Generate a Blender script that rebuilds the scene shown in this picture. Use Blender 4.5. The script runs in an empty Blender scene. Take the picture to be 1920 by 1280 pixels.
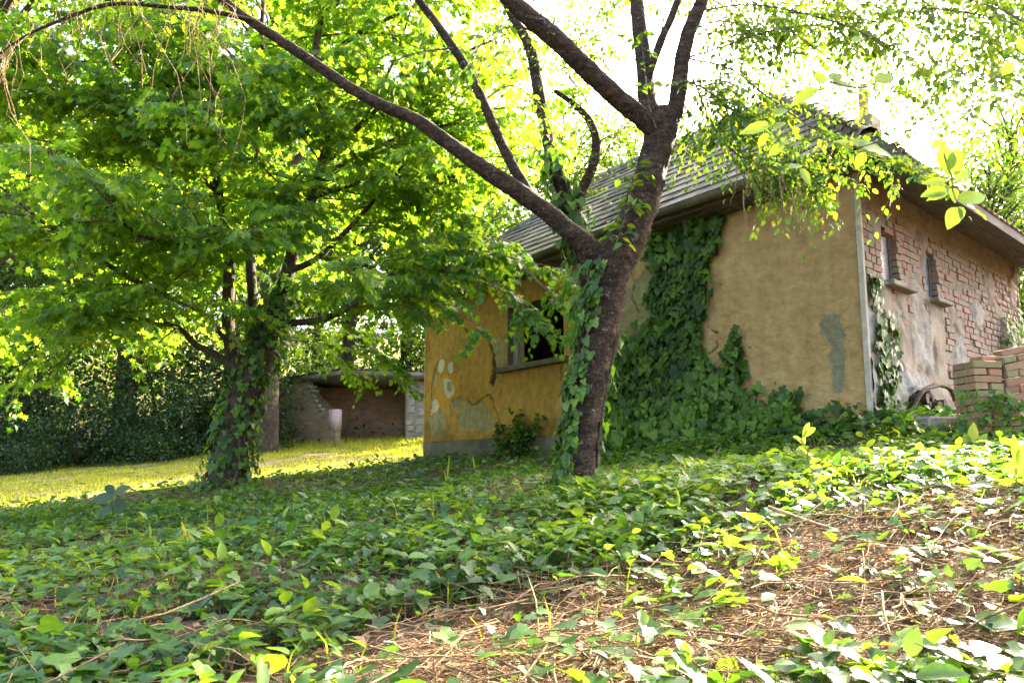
import bpy, bmesh, math, random
import numpy as np
from mathutils import Vector, Matrix

random.seed(7)
RNG = np.random.default_rng(11)
scene = bpy.context.scene
COL = scene.collection
PI = math.pi
rad = math.radians

# ------------------------------------------------------------------ camera
FOC, PITCH, V0 = 1300.0, rad(7.0), 715.4
cam = bpy.data.cameras.new('camera')
cam_ob = bpy.data.objects.new('camera', cam)
COL.objects.link(cam_ob)
cam.sensor_width = 36.0
cam.lens = FOC / 1920 * 36.0
cam.shift_y = (V0 - 640) / 1920
cam.clip_start, cam.clip_end = 0.05, 900.0
cam_ob.rotation_euler = (rad(90) + PITCH, 0, 0)
scene.camera = cam_ob
cam.dof.use_dof = True
cam.dof.focus_distance = 7.5
cam.dof.aperture_fstop = 16.0

# ------------------------------------------------------------------ light
SUN_AZ, SUN_EL = rad(44.0), rad(28.5)          # azimuth measured from +Y towards +X
world = bpy.data.worlds.new('World')
scene.world = world
world.use_nodes = True
wt = world.node_tree
sky = wt.nodes.new('ShaderNodeTexSky')
sky.sky_type = 'NISHITA'
sky.sun_disc = False
sky.sun_elevation = SUN_EL
sky.sun_rotation = SUN_AZ
sky.air_density = 0.8
sky.dust_density = 6.0
sky.ozone_density = 0.0
wt.links.new(sky.outputs[0], wt.nodes['Background'].inputs[0])
wt.nodes['Background'].inputs[1].default_value = 0.15
sun = bpy.data.lights.new('sun', 'SUN')
sun.energy = 5.0
sun.angle = rad(0.53)
sun.color = (1.0, 0.90, 0.72)
sun_ob = bpy.data.objects.new('sun', sun)
COL.objects.link(sun_ob)
SUND = Vector((math.sin(SUN_AZ) * math.cos(SUN_EL), math.cos(SUN_AZ) * math.cos(SUN_EL), math.sin(SUN_EL)))
sun_ob.rotation_euler = (-SUND).to_track_quat('-Z', 'Y').to_euler()
sun_ob.location = SUND * 60

vs = scene.view_settings
vs.view_transform = 'Standard'
vs.look = 'None'
vs.exposure = 3.6
vs.gamma = 1.0
vs.use_curve_mapping = False
cy = scene.cycles
cy.use_denoising = True
cy.max_bounces = 8
cy.diffuse_bounces = 4
cy.glossy_bounces = 2
cy.transmission_bounces = 6
cy.transparent_max_bounces = 6
cy.caustics_reflective = False
cy.caustics_refractive = False
cy.sample_clamp_indirect = 6.0

# ------------------------------------------------------------------ measuring helpers
cp, sp = math.cos(PITCH), math.sin(PITCH)


def ray(u, v):
    a, b = (u - 960) / FOC, (V0 - v) / FOC
    return np.array([a, cp - b * sp, sp + b * cp])


def P(u, v, y):
    r = ray(u, v)
    return r * (y / r[1])


def proj(q):
    q = np.asarray(q, float)
    d = q[..., 1] * cp + q[..., 2] * sp
    h = -q[..., 1] * sp + q[..., 2] * cp
    d = np.where(np.abs(d) < 1e-3, 1e-3, d)
    return 960 + FOC * q[..., 0] / d, V0 - FOC * h / d, d


HTH = rad(39.3)
HX = np.array([math.cos(HTH), math.sin(HTH), 0])
HY = np.array([-math.sin(HTH), math.cos(HTH), 0])
HR = np.array([3.77, 7.30, 0.0])


def HA(u, v, off=0.0):          # seen point on the plastered front (local X = off): local (Y, Z)
    r = ray(u, v)
    q = r * ((off + HX @ HR) / (HX @ r))
    return float((q - HR) @ HY), float(q[2])


def HB(u, v, off=0.0):          # seen point on the brick side (local Y = off): local (X, Z)
    r = ray(u, v)
    q = r * ((off + HY @ HR) / (HY @ r))
    return float((q - HR) @ HX), float(q[2])


def HW(x, y, z):
    return HR + HX * x + HY * y + np.array([0, 0, z])


def inpoly(px, py, poly):
    poly = np.asarray(poly, float)
    ins = np.zeros(px.shape, bool)
    n = len(poly)
    j = n - 1
    for i in range(n):
        xi, yi = poly[i]
        xj, yj = poly[j]
        if yi != yj:
            ins ^= ((yi > py) != (yj > py)) & (px < (xj - xi) * (py - yi) / (yj - yi) + xi)
        j = i
    return ins


def segdist(px, py, pts):
    best = np.full(px.shape, 1e9)
    tt = np.zeros(px.shape)
    n = len(pts) - 1
    for i in range(n):
        x0, y0 = pts[i]
        x1, y1 = pts[i + 1]
        dx, dy = x1 - x0, y1 - y0
        t = np.clip(((px - x0) * dx + (py - y0) * dy) / (dx * dx + dy * dy + 1e-12), 0, 1)
        d = np.hypot(px - x0 - t * dx, py - y0 - t * dy)
        m = d < best
        best = np.where(m, d, best)
        tt = np.where(m, (i + t) / n, tt)
    return best, tt


def _hash(ix, iy, iz, seed):
    h = (ix.astype(np.int64) * 374761393 + iy.astype(np.int64) * 668265263 + iz.astype(np.int64) * 2147483647 + seed * 1274126177) & 0xffffffff
    h = ((h ^ (h >> 13)) * 1274126177) & 0xffffffff
    h = h ^ (h >> 16)
    return (h & 0xffff) / 65535.0


def noise(p, scale=1.0, seed=0, oct=1):
    p = np.asarray(p, float) * scale
    out = np.zeros(p.shape[:-1])
    amp, tot = 1.0, 0.0
    for o in range(oct):
        q = p * (2 ** o)
        i = np.floor(q).astype(np.int64)
        f = q - i
        f = f * f * (3 - 2 * f)
        r = 0
        for dx in (0, 1):
            for dy in (0, 1):
                for dz in (0, 1):
                    w = (f[..., 0] if dx else 1 - f[..., 0]) * (f[..., 1] if dy else 1 - f[..., 1]) * (f[..., 2] if dz else 1 - f[..., 2])
                    r = r + w * _hash(i[..., 0] + dx, i[..., 1] + dy, i[..., 2] + dz, seed + o)
        out += amp * r
        tot += amp
        amp *= 0.5
    return out / tot


# ------------------------------------------------------------------ object helpers
def put(name, mesh, mat=None, parent=None):
    o = bpy.data.objects.new(name, mesh)
    COL.objects.link(o)
    if mat is not None and not mesh.materials:
        mesh.materials.append(mat)
    if parent is not None:
        o.parent = parent
    return o


def mesh_np(name, V, F, attrs=None, smooth=False):
    """V (n,3); F (m,k) or list of such arrays; attrs: {name: per-face floats or ('POINT', floats)}"""
    Fs = F if isinstance(F, list) else [F]
    Fs = [np.asarray(f, np.int32) for f in Fs if len(f)]
    me = bpy.data.meshes.new(name)
    V = np.ascontiguousarray(V, np.float32)
    me.vertices.add(len(V))
    me.vertices.foreach_set('co', V.ravel())
    loops = np.concatenate([f.ravel() for f in Fs])
    tot = np.concatenate([np.full(len(f), f.shape[1], np.int32) for f in Fs])
    start = np.concatenate([[0], np.cumsum(tot)[:-1]]).astype(np.int32)
    me.loops.add(len(loops))
    me.loops.foreach_set('vertex_index', loops)
    me.polygons.add(len(tot))
    me.polygons.foreach_set('loop_start', start)
    me.update(calc_edges=True)
    for k, a in (attrs or {}).items():
        dom = 'FACE'
        if isinstance(a, tuple):
            dom, a = a
        at = me.attributes.new(k, 'FLOAT', dom)
        at.data.foreach_set('value', np.ascontiguousarray(a, np.float32))
    if smooth:
        me.polygons.foreach_set('use_smooth', np.ones(len(tot), bool))
    return me


def tag(o, label=None, cat=None, group=None, kind=None):
    if label:
        o['label'] = label
    if cat:
        o['category'] = cat
    if group:
        o['group'] = group
    if kind:
        o['kind'] = kind
    return o


def thing(name, label, cat, loc=(0, 0, 0), rz=0.0, group=None):
    o = bpy.data.objects.new(name, None)
    o.empty_display_size = 0.2
    COL.objects.link(o)
    o.location = loc
    o.rotation_euler = (0, 0, rz)
    return tag(o, label, cat, group)


def catmull(pts, rr, step):
    pts = np.asarray(pts, float)
    rr = np.asarray(rr, float)
    n = len(pts)
    ext = np.vstack([2 * pts[0] - pts[1], pts, 2 * pts[-1] - pts[-2]])
    op, orr = [], []
    for i in range(n - 1):
        p0, p1, p2, p3 = ext[i:i + 4]
        k = max(2, int(np.linalg.norm(p2 - p1) / step))
        for j in range(k):
            t = j / k
            op.append(0.5 * (2 * p1 + (p2 - p0) * t + (2 * p0 - 5 * p1 + 4 * p2 - p3) * t * t + (3 * p1 - p0 - 3 * p2 + p3) * t ** 3))
            orr.append(rr[i] * (1 - t) + rr[i + 1] * t)
    op.append(pts[-1])
    orr.append(rr[-1])
    return np.array(op), np.array(orr)


def tubes(pts, radii, sides=4):
    """batch of tubes: pts (N,K,3), radii (N,K) -> V, F"""
    N, K, _ = pts.shape
    T = np.gradient(pts, axis=1)
    T /= np.linalg.norm(T, axis=2, keepdims=True) + 1e-9
    ref = np.where(np.abs(T[..., 2:3]) > 0.9, np.array([1.0, 0, 0]), np.array([0, 0, 1.0]))
    ref = np.repeat(ref[:, :1], K, axis=1)
    A = np.cross(T, ref)
    A /= np.linalg.norm(A, axis=2, keepdims=True) + 1e-9
    B = np.cross(T, A)
    th = np.arange(sides) / sides * 2 * PI
    ring = A[:, :, None] * np.cos(th)[None, None, :, None] + B[:, :, None] * np.sin(th)[None, None, :, None]
    V = pts[:, :, None] + ring * radii[:, :, None, None]
    idx = np.arange(N * K * sides).reshape(N, K, sides)
    a = idx[:, :-1]
    b = idx[:, 1:]
    F = np.stack([a, np.roll(a, -1, 2), np.roll(b, -1, 2), b], -1).reshape(-1, 4)
    return V.reshape(-1, 3), F


class Acc:
    def __init__(self):
        self.V, self.F, self.n, self.R = [], {}, 0, {}

    def add(self, V, F, r=None):
        F = np.asarray(F)
        k = F.shape[1]
        self.F.setdefault(k, []).append(F + self.n)
        self.R.setdefault(k, []).append(np.zeros(len(F)) if r is None else np.broadcast_to(r, (len(F),)))
        self.V.append(np.asarray(V, float))
        self.n += len(V)

    def build(self, name, mat, parent=None, smooth=False, origin=None):
        V = np.concatenate(self.V)
        if origin is not None:
            V = V - np.asarray(origin)
        ks = sorted(self.F)
        me = mesh_np(name, V, [np.concatenate(self.F[k]) for k in ks], {'rnd': np.concatenate([np.concatenate(self.R[k]) for k in ks])}, smooth)
        return put(name, me, mat, parent)


def limb(acc, pts, rr, sides=10, step=0.08, rough=0.06, seed=0, flare=0.0):
    p, r = catmull(pts, rr, step)
    V, F = tubes(p[None], r[None], sides)
    c = np.repeat(p, sides, 0)
    d = V - c
    nz = noise(V, 9.0, seed, 2) - 0.5 + 0.7 * (noise(V * np.array([1, 1, 0.35]), 30.0, seed + 5, 1) - 0.5)
    nz = nz + .55 * (noise(V, 60.0, seed + 7, 1) - .5)
    V = c + d * (1 + rough * 2 * nz)[:, None]
    acc.add(V, F)
    m = len(V)
    acc.add(np.vstack([V[-sides:], p[-1]]), np.array([[i, (i + 1) % sides, sides] for i in range(sides)]))
    return p, r


# box helpers -------------------------------------------------------
BOXF = np.array([[0, 3, 2, 1], [4, 5, 6, 7], [0, 1, 5, 4], [1, 2, 6, 5], [2, 3, 7, 6], [3, 0, 4, 7]])


def boxV(x0, x1, y0, y1, z0, z1):
    return np.array([[x0, y0, z0], [x1, y0, z0], [x1, y1, z0], [x0, y1, z0], [x0, y0, z1], [x1, y0, z1], [x1, y1, z1], [x0, y1, z1]], float)


def box_mesh(name, x0, x1, y0, y1, z0, z1, bevel=0.0, jit=0.0, segs=1):
    bm = bmesh.new()
    vs_ = [bm.verts.new(c + (RNG.random(3) - 0.5) * jit) for c in boxV(x0, x1, y0, y1, z0, z1)]
    for f in BOXF:
        bm.faces.new([vs_[i] for i in f])
    if bevel:
        bmesh.ops.bevel(bm, geom=bm.edges[:], offset=bevel, segments=segs, affect='EDGES')
    me = bpy.data.meshes.new(name)
    bm.to_mesh(me)
    bm.free()
    return me


def mesh_arrays(me):
    V = np.empty(len(me.vertices) * 3)
    me.vertices.foreach_get('co', V)
    me.calc_loop_triangles()
    T = np.empty(len(me.loop_triangles) * 3, np.int32)
    me.loop_triangles.foreach_get('vertices', T)
    return V.reshape(-1, 3), T.reshape(-1, 3)


# ------------------------------------------------------------------ leaves
def fan_leaf(outline, fold=0.12, droop=0.1):
    o = np.array(outline, float)
    full = np.vstack([o, o[::-1][1:-1] * [-1, 1]])
    c = np.array([[0, 0.42]])
    P2 = np.vstack([c, full])
    z = fold * np.abs(P2[:, 0]) - droop * np.maximum(P2[:, 1], 0) ** 2
    V = np.column_stack([P2, z])
    n = len(full)
    F = np.array([[0, 1 + (i + 1) % n, 1 + i] for i in range(n)])
    return V, F


LEAF_CHERRY = fan_leaf([(0, 0), (0.2, 0.18), (0.29, 0.42), (0.22, 0.7), (0, 1)], 0.35, 0.18)
LEAF_IVY = fan_leaf([(0, 0.08), (0.28, -0.08), (0.52, 0.22), (0.3, 0.42), (0.3, 0.66), (0, 1)], 0.15, 0.15)
LEAF_MAPLE = fan_leaf([(0, 0.06), (0.32, -0.06), (0.22, 0.16), (0.64, 0.34), (0.30, 0.40), (0.44, 0.76), (0.17, 0.60), (0, 1.05)], 0.16, 0.28)
LEAF_SIMPLE = (np.array([[0, 0, 0], [0.3, 0.45, 0.08], [0, 1, -0.1], [-0.3, 0.45, 0.08]], float), np.array([[0, 1, 2], [0, 2, 3]]))


def frames(tip, nrm):
    tip = tip / (np.linalg.norm(tip, axis=1, keepdims=True) + 1e-9)
    b = np.cross(tip, nrm)
    b /= np.linalg.norm(b, axis=1, keepdims=True) + 1e-9
    n = np.cross(b, tip)
    return np.stack([b, tip, n], 1)      # rows


def leaves(acc, tmpl, pos, tip, nrm, size, rnd=None):
    V, F = tmpl
    N = len(pos)
    if N == 0:
        return
    Rm = frames(np.asarray(tip, float), np.asarray(nrm, float))
    size = np.broadcast_to(size, (N,))
    W = np.einsum('vk,nkj->nvj', V, Rm) * size[:, None, None] + pos[:, None]
    k = len(V)
    FF = (F[None] + (np.arange(N) * k)[:, None, None]).reshape(-1, 3)
    rnd = RNG.random(N) if rnd is None else rnd
    acc.add(W.reshape(-1, 3), FF, np.repeat(rnd, len(F)))


def unit(n):
    v = RNG.normal(size=(n, 3))
    return v / np.linalg.norm(v, axis=1, keepdims=True)


def foliage(poly, ntw, tlen, lpt, lsize, tmpl, wood, leaf, t0=0.15, flat=0.5, grav=0.25, trad=0.004, keep=None, updir=0.0, away=None, nup=0.9):
    """twigs off a branch polyline, leaves along the twigs"""
    poly = np.asarray(poly, float)
    K = len(poly)
    t = t0 + (1 - t0) * RNG.random(ntw) ** 0.8
    fi = t * (K - 1)
    i = np.minimum(fi.astype(int), K - 2)
    fr = (fi - i)[:, None]
    base = poly[i] * (1 - fr) + poly[i + 1] * fr
    bd = poly[i + 1] - poly[i]
    bd /= np.linalg.norm(bd, axis=1, keepdims=True) + 1e-9
    d = unit(ntw)
    d[:, 2] *= flat
    d[:, 2] += updir
    d += 0.6 * bd
    d /= np.linalg.norm(d, axis=1, keepdims=True) + 1e-9
    L = tlen * (0.5 + RNG.random(ntw))
    s = np.linspace(0, 1, 5)
    pts = base[:, None] + d[:, None] * (L[:, None] * s)[..., None]
    pts[..., 2] -= grav * L[:, None] * s ** 2
    pts += (RNG.random(pts.shape) - 0.5) * (L[:, None, None] * 0.09) * s[None, :, None]
    if keep is not None:
        k = keep(pts[:, -1]) & keep(pts[:, 2])
        pts, d, L = pts[k], d[k], L[k]
    n = len(pts)
    if n == 0:
        return
    if wood is not None:
        V, F = tubes(pts, np.broadcast_to(trad * (1.1 - s), (n, 5)), 3)
        wood.add(V, F)
    lt = np.tile(np.linspace(0.25, 1.0, lpt), (n, 1)) + (RNG.random((n, lpt)) - 0.5) * 0.12
    lt = np.clip(lt, 0.05, 1)
    fi = lt * 4
    i = np.minimum(fi.astype(int), 3)
    fr = (fi - i)[..., None]
    ar = np.arange(n)[:, None]
    pos = pts[ar, i] * (1 - fr) + pts[ar, i + 1] * fr
    td = pts[ar, i + 1] - pts[ar, i]
    td /= np.linalg.norm(td, axis=2, keepdims=True) + 1e-9
    side = np.cross(td, np.array([0, 0, 1.0]))
    side /= np.linalg.norm(side, axis=2, keepdims=True) + 1e-6
    sg = np.where(np.arange(lpt) % 2 == 0, 1.0, -1.0)[None, :, None]
    tip = td * 0.7 + side * sg * (0.5 + 0.7 * RNG.random((n, lpt, 1)))
    tip[..., 2] -= 0.15 + 0.5 * RNG.random((n, lpt))
    nr = unit(n * lpt).reshape(n, lpt, 3) * 0.55
    nr[..., 2] += nup
    pos = pos.reshape(-1, 3) + tip.reshape(-1, 3) * lsize * 0.25
    sz = lsize * (0.6 + 0.6 * RNG.random(n * lpt))
    leaves(leaf, tmpl, pos, tip.reshape(-1, 3), nr.reshape(-1, 3), sz)


# ------------------------------------------------------------------ materials
def nmat(name):
    m = bpy.data.materials.new(name)
    m.use_nodes = True
    nt = m.node_tree
    nt.nodes.clear()
    return m, nt, nt.nodes.new('ShaderNodeOutputMaterial')


def nd(nt, t, **kw):
    n = nt.nodes.new(t)
    for k, v in kw.items():
        if k in n.inputs:
            n.inputs[k].default_value = v
        else:
            setattr(n, k, v)
    return n


def ramp(nt, fac, stops, interp='LINEAR'):
    r = nt.nodes.new('ShaderNodeValToRGB')
    r.color_ramp.interpolation = interp
    e = r.color_ramp.elements
    while len(e) < len(stops):
        e.new(0.5)
    for el, (p, c) in zip(e, stops):
        el.position = p
        el.color = (*c, 1) if len(c) == 3 else c
    nt.links.new(fac, r.inputs[0])
    return r.outputs[0]


def mixc(nt, fac, a, b, mode='MIX'):
    m = nt.nodes.new('ShaderNodeMix')
    m.data_type = 'RGBA'
    m.blend_type = mode
    for s, v in ((m.inputs[0], fac), (m.inputs[6], a), (m.inputs[7], b)):
        if isinstance(v, (int, float)):
            s.default_value = v
        elif isinstance(v, tuple):
            s.default_value = (*v, 1)
        else:
            nt.links.new(v, s)
    return m.outputs[2]


def tex_noise(nt, scale, detail=4, rough=0.6, vec=None, dist=0.0):
    n = nd(nt, 'ShaderNodeTexNoise', Scale=scale, Detail=detail, Roughness=rough, Distortion=dist)
    if vec is not None:
        nt.links.new(vec, n.inputs['Vector'])
    return n.outputs['Fac']


def objco(nt, scale=None):
    c = nt.nodes.new('ShaderNodeTexCoord').outputs['Object']
    if scale:
        m = nt.nodes.new('ShaderNodeMapping')
        m.inputs['Scale'].default_value = scale
        nt.links.new(c, m.inputs[0])
        return m.outputs[0]
    return c


def attr(nt, name):
    a = nt.nodes.new('ShaderNodeAttribute')
    a.attribute_name = name
    return a.outputs['Fac']


def finish(nt, out, col, rough=0.85, bump=None, dist=0.01, spec=0.3, strength=0.6):
    b = nt.nodes.new('ShaderNodeBsdfPrincipled')
    b.inputs['Specular IOR Level'].default_value = spec
    if isinstance(rough, float):
        b.inputs['Roughness'].default_value = rough
    else:
        nt.links.new(rough, b.inputs['Roughness'])
    if isinstance(col, tuple):
        b.inputs['Base Color'].default_value = (*col, 1)
    else:
        nt.links.new(col, b.inputs['Base Color'])
    if bump is not None:
        bp = nt.nodes.new('ShaderNodeBump')
        bp.inputs['Strength'].default_value = strength
        bp.inputs['Distance'].default_value = dist
        nt.links.new(bump, bp.inputs['Height'])
        nt.links.new(bp.outputs[0], b.inputs['Normal'])
    nt.links.new(b.outputs[0], out.inputs[0])
    return b


def leaf_mat(name, cols, tcols, rough=0.45, spec=0.35, trans=0.5, blot=None):
    m, nt, out = nmat(name)
    r = attr(nt, 'rnd')
    st = [(i / (len(cols) - 1), c) for i, c in enumerate(cols)]
    tt = [(i / (len(tcols) - 1), c) for i, c in enumerate(tcols)]
    c = ramp(nt, r, st)
    t = ramp(nt, r, tt)
    if blot:
        bl = ramp(nt, tex_noise(nt, blot, 4, .65, objco(nt)), [(.3, (.55, .58, .5)), (.5, (1, 1, 1)), (.72, (1.35, 1.3, 1.3))])
        c = mixc(nt, .8, c, bl, 'MULTIPLY')
        t = mixc(nt, .6, t, bl, 'MULTIPLY')
    b = nt.nodes.new('ShaderNodeBsdfPrincipled')
    b.inputs['Roughness'].default_value = rough
    b.inputs['Specular IOR Level'].default_value = spec
    nt.links.new(c, b.inputs['Base Color'])
    tr = nt.nodes.new('ShaderNodeBsdfTranslucent')
    nt.links.new(t, tr.inputs[0])
    mx = nt.nodes.new('ShaderNodeMixShader')
    mx.inputs[0].default_value = trans
    nt.links.new(b.outputs[0], mx.inputs[1])
    nt.links.new(tr.outputs[0], mx.inputs[2])
    nt.links.new(mx.outputs[0], out.inputs[0])
    return m


M = {}
M['maple'] = leaf_mat('maple_leaf', [(.035, .10, .018), (.055, .14, .022), (.09, .17, .03)], [(.16, .34, .010), (.26, .44, .012), (.42, .52, .015)], 0.42, 0.3, 0.58)
M['cherry'] = leaf_mat('cherry_leaf', [(.05, .12, .02), (.07, .15, .02), (.11, .18, .03)], [(.04, .10, .004), (.13, .23, .007), (.28, .34, .012)], 0.45, 0.35, 0.5)
M['wood_leaf'] = leaf_mat('woodland_leaf', [(.03, .075, .018), (.05, .11, .02), (.085, .15, .03)], [(.07, .17, .006), (.15, .26, .008), (.25, .33, .010)], 0.5, 0.25, 0.45)
M['bush_leaf'] = leaf_mat('bush_leaf', [(.014, .036, .010), (.022, .052, .012), (.038, .075, .016)], [(.03, .08, .006), (.06, .13, .008), (.10, .18, .01)], 0.45, 0.35, 0.3)  # canopy shade over the bushes is put into these darkened leaf colours
M['ivy'] = leaf_mat('ivy_leaf', [(.022, .060, .015), (.038, .095, .016), (.07, .15, .02), (.12, .20, .03)], [(.06, .15, .008), (.11, .24, .01), (.20, .33, .012), (.32, .43, .015)], 0.42, 0.42, 0.40, 42.0)
M['ivy_wall'] = leaf_mat('wall_ivy_leaf', [(.024, .05, .012), (.038, .078, .013), (.062, .12, .015), (.105, .18, .018)], [(.04, .12, .012), (.07, .2, .012), (.16, .34, .014), (.3, .5, .02)], 0.5, 0.25, 0.35, 30.0)
M['grass'] = leaf_mat('grass_blade', [(.17, .20, .012), (.24, .25, .016), (.32, .29, .04)], [(.36, .44, .01), (.52, .55, .014), (.62, .57, .04)], 0.55, 0.3, 0.45)
M['litter'] = leaf_mat('dead_leaf', [(.10, .06, .035), (.19, .12, .06), (.30, .20, .11), (.26, .11, .04)], [(.16, .08, .03), (.26, .15, .05), (.36, .22, .08), (.40, .13, .03)], 0.7, 0.2, 0.3)
M['weed'] = leaf_mat('weed_leaf', [(.09, .17, .03), (.12, .20, .035), (.15, .23, .04)], [(.22, .34, .01), (.32, .40, .012), (.40, .44, .015)], 0.45, 0.35, 0.5)


def bark_mat(name, c0, c1, c2, moss=False, hscale=(1, 1, 4), lichen=0.0, dist=0.02):
    m, nt, out = nmat(name)
    co = objco(nt, hscale)
    oc = objco(nt)
    n1 = tex_noise(nt, 9.0, 8, 0.72, co, 0.5)
    n2 = tex_noise(nt, 3.0, 4, 0.6, oc)
    nf = tex_noise(nt, 26.0, 7, 0.78, objco(nt, (hscale[0] * 1.0, hscale[1] * 1.0, hscale[2] * .55)), 0.5)
    vo = nd(nt, 'ShaderNodeTexVoronoi', Scale=16.0)
    vo.feature = 'DISTANCE_TO_EDGE'
    wv = nd(nt, 'ShaderNodeMapping')
    wv.inputs['Scale'].default_value = (1.6, 1.6, .45)
    ds = mixc(nt, 0.06, oc, nd(nt, 'ShaderNodeTexNoise', Scale=6.0).outputs['Color'])
    nt.links.new(ds, wv.inputs[0])
    nt.links.new(wv.outputs[0], vo.inputs['Vector'])
    crack = ramp(nt, vo.outputs['Distance'], [(0.0, (0, 0, 0)), (0.10, (1, 1, 1))])
    mixn = mixc(nt, 0.5, n1, nf)
    c = ramp(nt, mixn, [(0.41, c0), (0.50, c1), (0.60, c2)])
    c = mixc(nt, ramp(nt, n2, [(0.35, (0, 0, 0)), (0.7, (1, 1, 1))]), c, mixc(nt, 1.0, c, (0.60, 0.52, 0.46), 'MULTIPLY'))
    c = mixc(nt, 0.30, c, mixc(nt, 1.0, c, crack, 'MULTIPLY'))
    if lichen:
        n3 = tex_noise(nt, 21.0, 5, 0.6, oc, 0.8)
        c = mixc(nt, ramp(nt, n3, [(0.61, (0, 0, 0)), (0.68, (lichen * .8,) * 3)]), c, (.20, .20, .165))
    if moss:
        g = nt.nodes.new('ShaderNodeNewGeometry')
        sx = nt.nodes.new('ShaderNodeSeparateXYZ')
        nt.links.new(g.outputs['Normal'], sx.inputs[0])
        n4 = tex_noise(nt, 9.0, 5, 0.65, oc)
        ad = nd(nt, 'ShaderNodeMath', operation='MULTIPLY')
        nt.links.new(sx.outputs[2], ad.inputs[0])
        nt.links.new(n4, ad.inputs[1])
        c = mixc(nt, ramp(nt, ad.outputs[0], [(0.30, (0, 0, 0)), (0.42, (0.85, 0.85, 0.85))]), c, (.10, .105, .012))
    hgt = mixc(nt, 0.10, mixn, crack)
    finish(nt, out, c, 0.9, hgt, dist, 0.2, 1.0)
    return m


M['cherry_bark'] = bark_mat('cherry_bark', (.016, .010, .006), (.058, .036, .021), (.13, .085, .050), True, (1, 1, 3.2), 0.9, 0.055)
M['maple_bark'] = bark_mat('maple_bark', (.03, .024, .018), (.075, .055, .036), (.13, .095, .062), False, (3, 3, 1), 0.3)
M['wood_bark'] = bark_mat('woodland_bark', (.03, .024, .018), (.07, .052, .034), (.12, .09, .06), False, (3, 3, 1), 0.2)
M['twig'] = bark_mat('twig_bark', (.06, .045, .03), (.13, .10, .07), (.24, .20, .15))
M['dry_twig'] = bark_mat('dry_twig', (.16, .092, .04), (.34, .215, .105), (.52, .37, .21))


def simple(name, stops, scale=6.0, bscale=None, rough=0.9, dist=0.006, mul=None, spec=0.25, vec=None):
    m, nt, out = nmat(name)
    co = objco(nt, vec)
    n = tex_noise(nt, scale, 6, 0.65, co)
    c = ramp(nt, n, stops)
    if mul:
        n2 = tex_noise(nt, mul, 3, 0.5, objco(nt))
        c = mixc(nt, 0.55, c, ramp(nt, n2, [(0.3, (.45, .42, .4)), (0.7, (1, 1, 1))]), 'MULTIPLY')
    bn = tex_noise(nt, bscale or scale * 6, 5, 0.7, co)
    finish(nt, out, c, rough, bn, dist, spec)
    return m


M['concrete'] = simple('concrete', [(.3, (.14, .12, .085)), (.55, (.24, .21, .155)), (.75, (.33, .295, .225))], 5, 60, mul=1.6)
M['plinth'] = simple('plinth_concrete', [(.3, (.055, .048, .026)), (.55, (.10, .088, .05)), (.75, (.16, .14, .085))], 4, 60, mul=1.3)
M['mortar_edge'] = simple('corner_mortar', [(.3, (.28, .235, .165)), (.7, (.46, .395, .29))], 12, 70)
M['room_plaster'] = simple('room_plaster', [(.3, (.16, .10, .06)), (.7, (.26, .18, .11))], 3, 40)
M['jamb_ochre'] = simple('ochre_jamb', [(.3, (.36, .20, .06)), (.7, (.48, .29, .10))], 5, 60)
M['board'] = simple('weathered_board', [(.3, (.06, .05, .042)), (.55, (.12, .10, .085)), (.75, (.19, .165, .14))], 4, 30, vec=(1, 8, 8))
M['pale_board'] = simple('pale_board', [(.3, (.16, .16, .145)), (.55, (.24, .24, .22)), (.75, (.32, .31, .285))], 4, 30, vec=(8, 8, 1))
M['gutter'] = simple('mossy_gutter_metal', [(.3, (.06, .052, .025)), (.55, (.125, .11, .058)), (.75, (.21, .185, .11))], 5, 40, mul=2.0)
M['sheet'] = simple('old_roof_sheet', [(.3, (.10, .095, .08)), (.55, (.20, .18, .15)), (.75, (.30, .27, .22))], 3, 30, mul=1.5)
M['soil'] = None


def objrand(nt):
    return nt.nodes.new('ShaderNodeObjectInfo').outputs['Random']


def piece_mat(name, stops, use_attr=False, dirt=(.20, .18, .15), dirtamt=0.6, bscale=45, scale=11.0, rough=0.9):
    m, nt, out = nmat(name)
    r = attr(nt, 'rnd') if use_attr else objrand(nt)
    c = ramp(nt, r, stops)
    g = nt.nodes.new('ShaderNodeNewGeometry').outputs['Position']
    n = tex_noise(nt, scale, 5, 0.65, g)
    c = mixc(nt, ramp(nt, n, [(0.42 - .10 * (dirtamt >= 1), (0, 0, 0)), (0.68 - .08 * (dirtamt >= 1), (min(dirtamt, .92),) * 3)]), c, dirt)
    n2 = tex_noise(nt, bscale, 4, 0.7, g)
    c = mixc(nt, 0.5, c, ramp(nt, n2, [(0.3, (.55, .52, .5)), (0.65, (1, 1, 1))]), 'MULTIPLY')
    finish(nt, out, c, rough, n2, 0.006, 0.2)
    return m


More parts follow.
